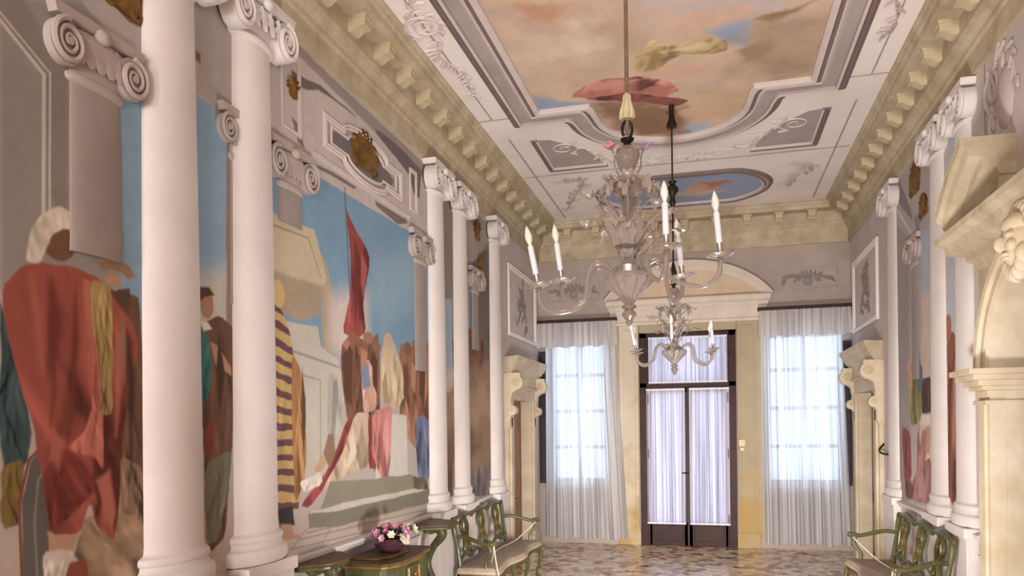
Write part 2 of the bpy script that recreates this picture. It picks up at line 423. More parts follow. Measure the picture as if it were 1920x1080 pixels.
# ---- ledge and dado frames along both long walls
LEDGE = [(0, .97), (.03, .97), (.035, .99), (.055, 1.0), (.055, 1.025), (.02, 1.035), (0, 1.035)]
def ledge(name, P, y0, y1):
    n = len(LEDGE); vs = [P(y, z, u) for y in (y0, y1) for u, z in LEDGE]
    fs = [(i, (i + 1) % n, n + (i + 1) % n, n + i) for i in range(n)] + [tuple(range(n))[::-1], tuple(range(n, 2 * n))]
    struct(MB().add(vs, fs).build(name, COL))
ledge('trim_4', PLw, YF, 9.60); ledge('trim_5', PRw, 6.3, 9.60)
def panel_frame(b, P, a0, a1, z0, z1, w=.04, h=.018):
    b.sweep([(a0, z0), (a1, z0), (a1, z1), (a0, z1)], [(-w, 0), (-w, h * .6), (-w * .6, h), (-w * .3, h * .5), (0, h), (0, 0)], P)
b = MB()
for a0, a1 in ((2.3, 2.9), (4.5, 6.6)): panel_frame(b, PLw, a0, a1, .2, .86)
struct(b.build('trim_6', COL))
b = MB()
for a0, a1 in ((7.75, 8.75), (6.35, 6.95)): panel_frame(b, PRw, a0, a1, .2, .86)
struct(b.build('trim_7', COL))
struct(MB().box(XL, XL + .03, YF, 9.6, 0, .14).build('baseboard_left', WALLG))
struct(MB().box(XR - .03, XR, 6.15, 9.6, 0, .14).build('baseboard_right', WALLG))
struct(MB().box(WL[0] - .17, DB[0] - .35, YB - .02, YB, 0, .13).box(DB[1] + .3, XR, YB - .02, YB, 0, .13).build('baseboard_back', WALLG))

# ================================================================== PAINTED SURFACES
def noise2(u, v, seed):
    r = np.random.RandomState(seed); g = r.rand(64, 64)
    x = np.mod(u, 64); y = np.mod(v, 64); xi = x.astype(int) % 64; yi = y.astype(int) % 64; fx = x - np.floor(x); fy = y - np.floor(y)
    fx = fx * fx * (3 - 2 * fx); fy = fy * fy * (3 - 2 * fy); x2 = (xi + 1) % 64; y2 = (yi + 1) % 64
    return (g[yi, xi] * (1 - fx) + g[yi, x2] * fx) * (1 - fy) + (g[y2, xi] * (1 - fx) + g[y2, x2] * fx) * fy
def fbm(u, v, seed, o=4):
    t = 0; a = .5; f = 1.0
    for i in range(o): t = t + a * noise2(u * f + 7.3 * i, v * f + 3.1 * i, seed + i); a *= .5; f *= 2
    return t - .47
class Canvas:
    """pigment laid on plaster: one colour per vertex of a fine grid"""
    def __init__(s, us, vs, ground, seed):
        s.us, s.vs = us, vs; s.U, s.V = np.meshgrid(us, vs); s.seed = seed
        s.c = np.ones(s.U.shape + (3,)) * np.array(lin(ground)[:3])
        s.wx = fbm(s.U * 5, s.V * 5, seed + 11); s.wy = fbm(s.U * 5, s.V * 5, seed + 23); s.gr = fbm(s.U * 3, s.V * 3, seed + 31, 5)
        s.fine = fbm(s.U * 22, s.V * 22, seed + 41, 3)
    def poly(s, pts, rgb, soft=.007, wob=.008, fold=None, var=.10, stripe=None):
        if fold:                                # cloth outlines are rounded off
            q_ = [np.array(x, float) for x in pts]
            for _ in range(1):
                q_ = [z for i in range(len(q_)) for z in (q_[i] * .86 + q_[(i + 1) % len(q_)] * .14, q_[i] * .14 + q_[(i + 1) % len(q_)] * .86)]
            pts = q_; wob = max(wob, .016)
        p = np.array(pts); pad = soft * 2 + wob * 2 + .02
        i0, i1 = np.searchsorted(s.us, [p[:, 0].min() - pad, p[:, 0].max() + pad]); j0, j1 = np.searchsorted(s.vs, [p[:, 1].min() - pad, p[:, 1].max() + pad])
        if i1 <= i0 or j1 <= j0: return
        sl = (slice(j0, j1), slice(i0, i1)); U = s.U[sl] + s.wx[sl] * wob * 3; V = s.V[sl] + s.wy[sl] * wob * 3
        ins = np.zeros(U.shape, bool); d = np.full(U.shape, 1e9); k = len(p)
        for i in range(k):
            a, b_ = p[i], p[(i + 1) % k]; e = b_ - a; L2 = max(e @ e, 1e-9)
            t = np.clip(((U - a[0]) * e[0] + (V - a[1]) * e[1]) / L2, 0, 1)
            d = np.minimum(d, np.hypot(U - a[0] - t * e[0], V - a[1] - t * e[1]))
            cr = ((a[1] > V) != (b_[1] > V)) & (U < e[0] * (V - a[1]) / (e[1] if abs(e[1]) > 1e-9 else 1e-9) + a[0]); ins ^= cr
        al = np.clip(.5 + np.where(ins, d, -d) / (2 * soft), 0, 1); al = al * al * (3 - 2 * al)
        base = np.array(lin(rgb)[:3]); k_ = 1 + var * 2.2 * s.gr[sl] + .10 * s.fine[sl]
        c = base * k_[..., None]
        if fold:
            n, slant, amp = fold; w = p[:, 0].max() - p[:, 0].min()
            ph = ((U + slant * V) / max(w, .05) * n * .8 + s.wx[sl] * 1.2 + s.gr[sl] * 3.4) * 2 * PI
            g = np.sin(ph) * .6 + np.sin(ph * .53 + 1.3 + s.wy[sl] * 6) * .6
            if stripe is not None:
                q = np.clip((np.sin(((V + .10 * U) / .105 + s.wx[sl] * .45) * 2 * PI) - .1) * 5, 0, 1)[..., None]
                c = c * (1 - q) + np.array(lin(stripe)[:3]) * q
            # brushed folds: tapering strokes running down the cloth
            rs = np.random.RandomState(int(abs(p[:, 0].sum() * 977 + p[:, 1].sum() * 331)) % 99991)
            hgt = p[:, 1].max() - p[:, 1].min(); F = np.zeros(U.shape); st = max(hgt, w)
            for q_ in range(int(6 + 2.2 * n)):
                x0 = p[:, 0].min() + w * rs.rand(); y0 = p[:, 1].max() - hgt * .75 * rs.rand(); L_ = hgt * rs.uniform(.25, .75)
                sl_ = slant * .5 + rs.uniform(-.28, .28); cv_ = rs.uniform(-.35, .35); t = (y0 - V) / L_
                xc = x0 + (y0 - V) * sl_ + cv_ * L_ * t * t
                wd = max(w, .06) * rs.uniform(.025, .075) * (.35 + np.clip(np.sin(np.clip(t, 0, 1) * PI), 0, 1))
                e_ = (U - xc) / wd
                F += np.where((t > 0) & (t < 1), np.sin(np.clip(t, 0, 1) * PI) ** .6, 0) * (rs.choice([-1.25, -.9, .9, 1.1]) * np.exp(-np.where(e_ > 0, e_ * e_ * .5, e_ * e_ * 2.5)))
            c = c * (1 + amp * (.30 * g + 1.75 * np.clip(F, -1.5, 1.5)))[..., None]
        s.c[sl] = s.c[sl] * (1 - al[..., None]) + c * al[..., None]
    def line(s, pts, rgb, w=.01):
        for a, b_ in zip(pts[:-1], pts[1:]):
            d = Vector(b_) - Vector(a); n = Vector((-d.y, d.x)).normalized() * w / 2; e = d.normalized() * w / 2
            a_ = Vector(a) - e; c_ = Vector(b_) + e
            s.poly([tuple(a_ + n), tuple(c_ + n), tuple(c_ - n), tuple(a_ - n)], rgb, soft=max(.004, w * .2), wob=.001)
    def oval(s, pts, rgb, **k):
        (x, y), (a, b_) = pts; s.poly(arc(x, y, abs(a - x), abs(b_ - y), 0, 360, 20)[:-1], rgb, **k)
    def paint(s, items):
        for kind, rgb, pts, o in items: getattr(s, kind)(pts, rgb, **o)
        s.c = s.c * (1 + .07 * s.gr + .05 * s.fine)[..., None]
    def build(s, name, P, keep=None):
        nv, nu = s.U.shape; co = np.empty((nv, nu, 3))
        o = P(0.0, 0.0, .004); du = np.array(P(1.0, 0.0, .004)) - np.array(o); dv = np.array(P(0.0, 1.0, .004)) - np.array(o)
        co[:] = np.array(o) + s.U[..., None] * du + s.V[..., None] * dv
        idx = np.arange(nv * nu).reshape(nv, nu)
        q = np.stack([idx[:-1, :-1], idx[:-1, 1:], idx[1:, 1:], idx[1:, :-1]], -1).reshape(-1, 4)
        nrm = np.cross(du, dv); want = np.array(P(0.0, 0.0, 1.0)) - np.array(P(0.0, 0.0, 0.0))
        if nrm @ want < 0: q = q[:, ::-1]
        if keep is not None:
            uc = (s.U[:-1, :-1] + s.U[1:, 1:]) / 2; vc = (s.V[:-1, :-1] + s.V[1:, 1:]) / 2; q = q[keep(uc, vc).reshape(-1)]
        used = np.unique(q); mp = np.full(nv * nu, -1); mp[used] = np.arange(len(used)); q = mp[q]
        me = bpy.data.meshes.new(name); me.vertices.add(len(used)); me.loops.add(q.size); me.polygons.add(len(q))
        me.vertices.foreach_set('co', co.reshape(-1, 3)[used].reshape(-1)); me.loops.foreach_set('vertex_index', q.reshape(-1))
        me.polygons.foreach_set('loop_start', np.arange(0, q.size, 4))
        me.update(); me.validate()
        at = me.color_attributes.new('Col', 'FLOAT_COLOR', 'POINT')
        rgba = np.ones((len(used), 4)); cc = s.c.reshape(-1, 3)[used]; g_ = cc.mean(1, keepdims=True); rgba[:, :3] = np.clip(g_ + (cc - g_) * .82, 0, 1); at.data.foreach_set('color', rgba.reshape(-1))
        me.materials.append(PAINT); ob = bpy.data.objects.new(name, me); C.objects.link(ob); return ob
LEFT = [
('poly',(152, 144, 140),[(2.32,3.6),(3.1,4.02),(3.08,2.59),(2.31,2.46)],{'soft': 0.02}),
('poly',(140, 131, 126),[(2.32,3.6),(2.43,3.66),(2.64,3.49),(2.63,2.86),(2.56,2.84),(2.51,3.39),(2.32,3.51)],{}),
('line',(205, 196, 190),[(2.32,3.52),(2.52,3.39),(2.51,2.81)],{'w': 0.018}),
('line',(205, 196, 190),[(2.32,3.55),(2.55,3.41),(2.54,2.81)],{'w': 0.01}),
('poly',(182, 172, 166),[(2.71,3.81),(3.1,4.02),(3.1,3.7),(2.99,3.72),(2.82,3.77)],{}),
('poly',(122, 88, 48),[(2.91,3.92),(3.08,4.01),(3.09,3.87),(3.0,3.86),(2.94,3.88)],{}),
('poly',(128, 166, 194),[(2.94,3.49),(3.09,3.6),(3.07,2.38),(2.93,2.52)],{'soft': 0.01, 'var': 0.05}),
('poly',(172, 160, 156),[(3.48,4.23),(3.84,4.43),(3.82,3.38),(3.72,3.59),(3.61,3.72),(3.49,3.74)],{}),
('poly',(120, 96, 62),[(3.48,3.96),(3.52,3.96),(3.52,3.9),(3.48,3.91)],{}),
('poly',(128, 166, 194),[(3.48,3.71),(3.62,3.71),(3.74,3.52),(3.72,2.55),(3.46,2.51)],{'soft': 0.01, 'var': 0.05}),
('poly',(203, 192, 176),[(3.46,2.72),(3.73,2.8),(3.72,2.52),(3.46,2.48)],{'soft': 0.12}),
('poly',(150, 122, 112),[(3.74,3.59),(3.8,3.56),(3.78,2.4),(3.72,2.4)],{}),
('poly',(116, 158, 190),[(4.18,3.53),(4.74,3.7),(6.42,3.71),(7.05,3.66),(7.02,2.42),(4.15,2.24)],{'soft': 0.01, 'var': 0.06}),
('poly',(136, 172, 198),[(5.67,3.31),(6.74,3.59),(6.72,3.12),(5.87,2.76),(5.57,2.94)],{'soft': 0.2, 'var': 0.05}),
('poly',(198, 186, 181),[(4.2,4.55),(4.55,4.54),(9.48,4.51),(9.46,4.19),(7.1,3.7),(6.42,3.7),(4.72,3.68),(4.18,3.56)],{}),
('poly',(158, 145, 142),[(4.38,4.51),(4.76,4.49),(6.9,4.46),(6.9,4.31),(6.19,4.32),(4.54,4.43),(4.38,4.4)],{}),
('poly',(118, 104, 104),[(4.44,4.29),(4.65,4.31),(4.83,4.35),(5.39,4.35),(5.36,4.34),(5.02,4.33),(4.79,4.3),(4.66,4.24),(4.47,4.2)],{}),
('poly',(118, 104, 104),[(5.76,4.39),(6.14,4.41),(6.76,4.37),(6.7,4.08),(6.55,4.09),(6.47,4.22),(6.19,4.28),(5.76,4.35)],{}),
('poly',(172, 159, 156),[(4.85,4.14),(5.02,4.13),(5.23,4.2),(5.6,4.24),(5.89,4.22),(6.27,4.09),(6.22,3.95),(5.99,3.9),(5.69,3.88),(5.35,3.87),(5.07,3.91),(4.9,3.94)],{}),
('poly',(122, 110, 112),[(4.98,4.08),(5.14,4.12),(5.35,4.17),(5.64,4.17),(5.86,4.14),(6.1,4.06),(6.01,3.96),(5.73,3.94),(5.38,3.93),(5.1,3.96),(4.99,3.98)],{}),
('poly',(126, 114, 112),[(4.73,3.75),(4.82,3.77),(5.38,3.79),(5.34,3.76),(4.81,3.74)],{}),
('poly',(126, 114, 112),[(5.71,3.78),(6.36,3.79),(6.4,3.76),(6.17,3.7),(5.74,3.74)],{}),
('poly',(128, 116, 112),[(4.43,3.98),(4.53,3.96),(4.61,3.82),(4.52,3.83)],{}),
('poly',(140, 130, 126),[(7.36,4.42),(9.22,4.41),(9.09,0.99),(7.25,1.17)],{'soft': 0.02}),
('poly',(152, 172, 190),[(7.38,3.23),(7.61,3.26),(7.57,2.0),(7.34,1.99)],{}),
('poly',(128, 158, 184),[(7.94,3.56),(8.25,3.49),(8.23,2.87),(7.92,2.84)],{}),
('poly',(196, 180, 170),[(7.36,2.5),(7.62,2.52),(7.61,2.11),(7.34,2.11)],{'soft': 0.05}),
('poly',(118, 106, 100),[(8.26,3.93),(9.05,4.1),(8.92,1.01),(8.16,1.08)],{}),
('poly',(168, 156, 150),[(8.09,4.4),(9.22,4.41),(8.75,4.03),(8.22,3.73),(8.07,3.82)],{}),
('line',(150, 112, 56),[(8.36,4.29),(8.44,4.27)],{'w': 0.1}),
('line',(150, 112, 56),[(8.07,3.92),(8.11,3.89)],{'w': 0.09}),
('poly',(122, 110, 112),[(8.22,1.63),(8.95,1.61),(8.92,1.04),(8.2,1.08)],{'fold': (5, 0.0, 0.2)}),
('poly',(190, 172, 158),[(2.3,1.5),(3.06,1.44),(3.73,1.41),(4.22,1.29),(5.08,1.36),(6.88,1.36),(6.87,0.97),(4.34,1.06),(4.1,0.94),(2.3,1.29)],{'soft': 0.02}),
('line',(150, 128, 112),[(4.37,1.09),(6.8,1.01)],{'w': 0.008}),
('line',(150, 128, 112),[(4.47,1.14),(6.8,1.08)],{'w': 0.008}),
('line',(150, 128, 112),[(4.58,1.17),(6.8,1.14)],{'w': 0.008}),
('line',(150, 128, 112),[(5.07,1.18),(6.8,1.18)],{'w': 0.008}),
('line',(150, 128, 112),[(4.37,1.09),(4.58,1.2)],{'w': 0.008}),
('line',(150, 128, 112),[(4.79,1.08),(4.93,1.18)],{'w': 0.008}),
('poly',(60, 84, 88),[(2.31,2.42),(2.34,2.34),(2.45,1.91),(2.42,1.76),(2.3,1.75)],{'fold': (6, 0.0, 0.3)}),
('poly',(132, 108, 44),[(2.3,1.77),(2.41,1.8),(2.38,1.52),(2.3,1.5)],{'fold': (4, 0.0, 0.25)}),
('poly',(100, 96, 92),[(2.54,1.87),(2.44,1.78),(2.39,1.61),(2.39,1.29),(2.57,1.25),(2.52,1.58)],{'var': 0.2}),
('line',(140, 70, 58),[(2.54,1.87),(2.43,1.78),(2.38,1.61),(2.39,1.3)],{'w': 0.014}),
('line',(130, 128, 122),[(2.55,1.8),(2.47,1.69),(2.45,1.52),(2.46,1.29)],{'w': 0.012}),
('poly',(112, 78, 58),[(2.83,2.5),(2.93,2.57),(3.07,2.54),(3.06,1.54),(2.9,1.51),(2.92,2.16)],{'fold': (6, 0.0, 0.22)}),
('poly',(150, 118, 92),[(2.91,1.78),(3.06,1.7),(3.06,1.39),(2.88,1.41)],{'fold': (9, 0.0, 0.3)}),
('poly',(172, 142, 112),[(2.71,1.53),(3.06,1.47),(3.07,1.15),(2.57,1.25),(2.65,1.35)],{'fold': (7, 1.0, 0.22)}),
('oval',(152, 112, 80),[(2.91,2.66),(3.01,2.65)],{}),
('poly',(158, 120, 84),[(2.79,2.66),(2.86,2.69),(2.98,2.69),(3.03,2.64),(2.98,2.62),(2.9,2.67),(2.83,2.63)],{}),
('oval',(188, 146, 116),[(2.89,2.6),(2.95,2.57)],{}),
('poly',(98, 70, 56),[(2.85,2.56),(2.9,2.55),(2.99,2.58),(3.0,2.49),(2.93,2.45),(2.86,2.49)],{}),
('poly',(196, 150, 122),[(2.51,1.47),(2.67,1.45),(2.63,1.35),(2.59,1.32),(2.52,1.33)],{}),
('poly',(214, 202, 190),[(2.48,1.38),(2.62,1.37),(2.68,1.3),(2.62,1.24),(2.49,1.27)],{'fold': (5, 0.0, 0.15)}),
('poly',(150, 72, 50),[(2.62,1.32),(2.71,1.32),(2.73,1.23),(2.59,1.25)],{}),
('poly',(164, 78, 62),[(2.41,2.56),(2.51,2.6),(2.64,2.61),(2.79,2.6),(2.89,2.53),(3.01,2.41),(3.04,2.32),(2.99,2.11),(2.93,1.91),(2.9,1.52),(2.87,1.38),(2.78,1.46),(2.73,1.58),(2.68,1.44),(2.52,1.45),(2.51,1.58),(2.49,1.73),(2.45,1.93),(2.38,2.13),(2.33,2.34),(2.32,2.47)],{'fold': (7, 0.35, 0.26), 'wob': 0.012}),
('poly',(190, 104, 84),[(2.7,2.57),(2.79,2.57),(2.83,2.3),(2.81,2.01),(2.82,1.71),(2.76,1.77),(2.66,1.79),(2.61,1.82),(2.72,1.91),(2.77,2.15)],{'fold': (5, 0.2, 0.18)}),
('poly',(132, 54, 44),[(2.49,1.73),(2.6,1.82),(2.71,1.74),(2.78,1.67),(2.71,1.58),(2.53,1.46),(2.51,1.58)],{'fold': (6, 0.5, 0.2)}),
('poly',(176, 146, 82),[(2.75,2.58),(2.87,2.58),(2.89,2.41),(2.87,2.16),(2.87,1.98),(2.79,1.97),(2.81,2.15),(2.77,2.37)],{'fold': (6, 0.0, 0.26)}),
('oval',(122, 84, 58),[(2.58,2.71),(2.67,2.62)],{}),
('poly',(222, 210, 192),[(2.46,2.75),(2.5,2.81),(2.58,2.86),(2.65,2.85),(2.67,2.78),(2.61,2.78),(2.55,2.73),(2.52,2.65),(2.48,2.58),(2.42,2.58),(2.44,2.66)],{'fold': (8, 0.4, 0.12), 'wob': 0.015}),
('poly',(106, 76, 56),[(3.48,2.37),(3.54,2.48),(3.67,2.54),(3.8,2.48),(3.79,2.03),(3.75,1.72),(3.7,1.29),(3.57,1.21),(3.52,1.32),(3.51,1.91)],{'fold': (6, 0.0, 0.24)}),
('poly',(52, 116, 112),[(3.49,2.46),(3.55,2.41),(3.58,2.26),(3.56,2.08),(3.47,1.99)],{'fold': (4, 0.0, 0.2)}),
('poly',(124, 124, 100),[(3.52,1.7),(3.75,1.78),(3.74,1.6),(3.63,1.27),(3.53,1.26)],{'fold': (4, 0.0, 0.15)}),
('oval',(176, 128, 102),[(3.55,2.58),(3.61,2.5)],{}),
('poly',(92, 62, 46),[(3.49,2.67),(3.57,2.68),(3.62,2.64),(3.54,2.62),(3.49,2.59)],{}),
('poly',(226, 216, 206),[(3.5,2.48),(3.56,2.48),(3.59,2.45),(3.52,2.43)],{}),
('poly',(176, 160, 134),[(4.79,3.15),(4.89,3.1),(5.15,2.46),(4.82,2.43)],{}),
('poly',(202, 186, 156),[(4.17,3.26),(4.72,3.29),(4.89,2.98),(4.8,2.87),(4.16,2.88)],{'var': 0.08}),
('line',(168, 144, 108),[(4.2,3.19),(4.64,3.21),(4.8,2.97)],{'w': 0.014}),
('poly',(172, 154, 128),[(4.16,2.9),(4.83,2.91),(4.79,2.7),(4.51,2.62),(4.16,2.64)],{'soft': 0.02}),
('poly',(196, 190, 178),[(4.16,2.58),(4.76,2.61),(4.79,2.47),(5.02,2.41),(5.15,2.3),(5.23,2.13),(5.09,2.06),(5.08,1.58),(4.48,1.54),(4.14,1.57)],{'var': 0.08}),
('line',(160, 154, 140),[(4.37,2.41),(5.1,2.34)],{'w': 0.02}),
('line',(164, 158, 146),[(4.47,2.26),(4.78,2.23),(4.77,1.67)],{'w': 0.014}),
('poly',(180, 176, 166),[(4.9,2.29),(5.0,2.29),(5.1,2.14),(5.08,1.66),(4.86,1.67)],{'fold': (4, 0.0, 0.12)}),
('poly',(204, 170, 100),[(4.16,2.71),(4.29,2.66),(4.41,2.5),(4.47,2.26),(4.5,1.94),(4.49,1.36),(4.35,1.31),(4.13,1.37)],{'fold': (4, 0.0, 0.1), 'stripe': (112, 74, 86)}),
('poly',(172, 124, 68),[(4.42,2.42),(4.58,2.19),(4.58,1.57),(4.43,1.37),(4.4,1.9)],{'fold': (5, 0.0, 0.26)}),
('oval',(216, 180, 112),[(4.26,2.76),(4.34,2.67)],{}),
('poly',(64, 60, 56),[(4.21,1.37),(4.4,1.37),(4.42,1.24),(4.25,1.25)],{}),
('poly',(190, 140, 112),[(4.26,1.27),(4.38,1.25),(4.4,1.18),(4.49,1.17),(4.47,1.14),(4.26,1.17)],{}),
('poly',(206, 192, 188),[(4.93,2.84),(5.2,2.96),(5.57,2.94),(5.56,2.59),(5.1,2.38),(4.93,2.52)],{'soft': 0.12}),
('line',(78, 70, 72),[(5.18,3.72),(5.25,2.89)],{'w': 0.012}),
('poly',(154, 66, 62),[(5.2,3.58),(5.3,3.48),(5.6,3.3),(5.55,3.09),(5.47,2.88),(5.52,2.66),(5.3,2.56),(5.11,2.61),(5.24,2.89),(5.27,3.22)],{'fold': (5, 0.0, 0.22), 'wob': 0.012}),
('poly',(146, 98, 72),[(5.07,2.5),(5.28,2.62),(5.56,2.59),(5.78,2.7),(5.75,1.45),(5.17,1.9)],{'fold': (9, 0.0, 0.26)}),
('poly',(160, 110, 80),[(6.18,2.65),(6.45,2.63),(6.94,2.73),(6.9,1.46),(6.18,1.89)],{'fold': (8, 0.0, 0.26)}),
('oval',(150, 100, 76),[(5.3,2.58),(5.38,2.53)],{}),
('oval',(166, 118, 88),[(5.56,2.62),(5.65,2.57)],{}),
('oval',(150, 104, 78),[(5.72,2.56),(5.8,2.51)],{}),
('oval',(140, 94, 70),[(6.37,2.61),(6.46,2.55)],{}),
('oval',(160, 112, 84),[(6.58,2.65),(6.68,2.59)],{}),
('oval',(136, 92, 70),[(6.79,2.66),(6.88,2.59)],{}),
('poly',(112, 74, 54),[(5.31,2.44),(5.56,2.5),(5.64,2.07),(5.54,1.89),(5.3,1.94)],{'fold': (6, 0.0, 0.2)}),
('poly',(208, 184, 146),[(5.82,2.57),(5.93,2.66),(6.06,2.64),(6.22,2.44),(6.31,2.17),(6.09,2.03),(5.81,2.12),(5.77,2.39)],{'fold': (6, 0.0, 0.16)}),
('oval',(204, 176, 150),[(5.94,2.63),(6.03,2.56)],{}),
('poly',(208, 203, 196),[(5.64,2.0),(6.33,1.99),(6.34,1.45),(6.05,1.44),(5.67,1.45)],{'var': 0.05}),
('poly',(206, 182, 154),[(5.3,2.0),(5.58,2.03),(5.57,1.58),(5.17,1.53),(4.89,1.46),(4.75,1.44),(5.08,1.7)],{'fold': (7, 0.6, 0.18)}),
('poly',(152, 62, 60),[(5.16,1.94),(5.3,2.0),(5.1,1.7),(4.78,1.45),(4.62,1.34),(4.49,1.36),(4.89,1.59)],{'fold': (5, 0.6, 0.2)}),
('poly',(150, 62, 54),[(5.54,1.98),(5.68,1.99),(5.71,1.54),(5.55,1.55)],{'fold': (4, 0.0, 0.15)}),
('poly',(206, 128, 124),[(5.62,2.03),(6.02,2.08),(5.97,1.66),(5.89,1.33),(5.71,1.54),(5.61,1.67)],{'fold': (6, 0.0, 0.2)}),
('poly',(206, 160, 140),[(5.42,2.36),(5.55,2.46),(5.69,2.34),(5.7,2.04),(5.45,2.0)],{'fold': (5, 0.0, 0.18)}),
('poly',(104, 118, 154),[(6.5,1.94),(6.72,2.01),(6.91,1.94),(6.89,1.36),(6.59,1.4)],{'fold': (6, 0.0, 0.22)}),
('poly',(110, 100, 72),[(6.41,1.44),(6.81,1.39),(6.86,1.15),(6.67,1.2),(6.51,1.14),(6.43,1.25)],{'fold': (4, 0.0, 0.2)}),
('poly',(146, 140, 120),[(4.9,1.5),(5.63,1.46),(6.44,1.45),(6.48,1.3),(5.08,1.3),(4.76,1.31)],{'var': 0.06}),
('poly',(206, 196, 184),[(4.62,1.31),(5.08,1.32),(6.51,1.31),(6.86,1.26),(5.07,1.26),(4.63,1.29)],{}),
('poly',(134, 128, 108),[(4.6,1.3),(5.07,1.27),(6.89,1.27),(6.92,1.14),(5.62,1.16),(5.07,1.15),(4.61,1.2)],{'var': 0.06}),
('poly',(126, 84, 62),[(7.56,2.74),(7.85,3.07),(8.04,3.03),(8.35,2.97),(8.77,2.92),(8.62,2.52),(7.98,2.36)],{'fold': (6, 0.0, 0.25)}),
('poly',(110, 84, 92),[(7.66,2.46),(8.02,2.54),(8.08,2.12),(7.71,2.06)],{'fold': (4, 0.0, 0.2)}),
('poly',(156, 126, 100),[(6.91,1.89),(7.12,2.1),(7.55,2.32),(8.17,2.55),(8.94,2.69),(9.16,2.15),(9.28,1.6),(8.54,1.34),(7.76,1.39),(6.99,1.66)],{'soft': 0.1, 'wob': 0.08, 'var': 0.1}),
('poly',(112, 80, 58),[(7.33,1.61),(7.56,1.6),(7.54,1.14),(7.31,1.13)],{}),
('poly',(122, 50, 42),[(2.55,2.55),(2.59,2.37),(2.56,2.09),(2.53,1.91),(2.54,2.18),(2.53,2.36)],{'soft': 0.02}),
('poly',(120, 50, 42),[(2.67,2.54),(2.69,2.29),(2.65,2.0),(2.61,1.82),(2.64,2.1),(2.65,2.33)],{'soft': 0.02}),
('poly',(186, 98, 78),[(2.45,2.53),(2.51,2.36),(2.5,2.14),(2.47,2.27)],{'soft': 0.03}),
('poly',(186, 98, 78),[(2.9,2.41),(2.95,2.32),(2.92,2.06),(2.89,1.86),(2.88,2.11)],{'soft': 0.02}),
('poly',(124, 52, 42),[(2.96,2.37),(3.01,2.32),(2.97,2.11),(2.93,2.01)],{'soft': 0.02}),
('poly',(190, 106, 84),[(2.77,1.67),(2.85,1.71),(2.88,1.51),(2.86,1.42),(2.81,1.52)],{'soft': 0.015}),
('poly',(110, 46, 38),[(2.55,1.69),(2.65,1.58),(2.71,1.6),(2.57,1.5)],{'soft': 0.02}),
('poly',(182, 96, 76),[(2.54,1.91),(2.6,1.84),(2.57,1.73),(2.53,1.78)],{'soft': 0.02}),
('poly',(128, 98, 50),[(2.77,2.49),(2.8,2.3),(2.8,2.06),(2.79,2.18)],{'soft': 0.01}),
('poly',(176, 132, 106),[(3.57,2.38),(3.64,2.36),(3.76,2.25),(3.76,2.2),(3.62,2.25)],{'soft': 0.008}),
('poly',(140, 60, 52),[(3.53,1.91),(3.62,1.97),(3.58,1.76),(3.52,1.73)],{'soft': 0.015}),
('poly',(72, 50, 40),[(3.65,2.45),(3.7,2.21),(3.66,1.97),(3.62,2.21)],{'soft': 0.012}),
('poly',(72, 52, 42),[(2.97,2.37),(3.01,2.17),(2.98,1.7),(2.96,2.01)],{'soft': 0.02}),
('poly',(150, 116, 88),[(2.94,2.47),(2.96,2.32),(2.94,2.11),(2.92,2.31)],{'soft': 0.015}),
('poly',(98, 64, 48),[(5.12,2.43),(5.21,2.55),(5.29,2.48),(5.27,2.06),(5.16,2.1)],{'soft': 0.02}),
('poly',(186, 132, 100),[(5.42,2.53),(5.54,2.5),(5.51,2.24),(5.42,2.32)],{'soft': 0.015}),
('poly',(122, 138, 168),[(5.42,2.36),(5.55,2.41),(5.59,2.23),(5.45,2.19)],{'soft': 0.012}),
('poly',(92, 58, 44),[(5.63,2.49),(5.73,2.45),(5.71,2.16),(5.63,2.24)],{'soft': 0.012}),
('poly',(176, 148, 108),[(5.88,2.39),(5.94,2.17),(5.85,2.07),(5.81,2.25)],{'soft': 0.012}),
('poly',(226, 206, 172),[(6.03,2.4),(6.12,2.27),(6.09,2.1),(6.01,2.22)],{'soft': 0.012}),
('poly',(118, 76, 58),[(6.27,2.47),(6.37,2.43),(6.36,2.08),(6.26,2.18)],{'soft': 0.015}),
('poly',(190, 140, 108),[(6.47,2.5),(6.57,2.44),(6.54,2.19),(6.44,2.28)],{'soft': 0.015}),
('poly',(102, 66, 50),[(6.68,2.52),(6.79,2.41),(6.75,2.09),(6.64,2.19)],{'soft': 0.015}),
('poly',(178, 124, 96),[(5.12,2.52),(5.19,2.57),(5.24,2.54),(5.19,2.48)],{'soft': 0.008}),
('poly',(226, 214, 196),[(5.26,1.9),(5.33,1.69),(5.17,1.57),(5.22,1.73)],{'soft': 0.012}),
('poly',(176, 150, 124),[(5.43,1.94),(5.5,1.68),(5.4,1.57),(5.37,1.77)],{'soft': 0.012}),
('poly',(178, 98, 98),[(5.78,1.98),(5.82,1.67),(5.83,1.44),(5.75,1.62)],{'soft': 0.008}),
('poly',(226, 156, 150),[(5.89,2.03),(5.95,1.8),(5.88,1.53),(5.84,1.8)],{'soft': 0.008}),
('poly',(112, 44, 46),[(5.09,1.78),(5.17,1.9),(5.08,1.7),(4.84,1.51)],{'soft': 0.012}),
('poly',(122, 46, 46),[(5.33,3.4),(5.44,3.21),(5.39,2.91),(5.33,2.69),(5.32,2.98)],{'soft': 0.015}),
('poly',(178, 88, 80),[(5.44,3.3),(5.55,3.19),(5.49,2.92),(5.44,3.04)],{'soft': 0.015}),
('poly',(150, 118, 92),[(4.88,1.84),(4.94,1.85),(4.99,1.7),(4.9,1.59),(4.81,1.71)],{'soft': 0.006}),
('poly',(206, 160, 116),[(4.68,1.6),(4.81,1.71),(4.86,1.64),(4.74,1.55)],{'soft': 0.008}),
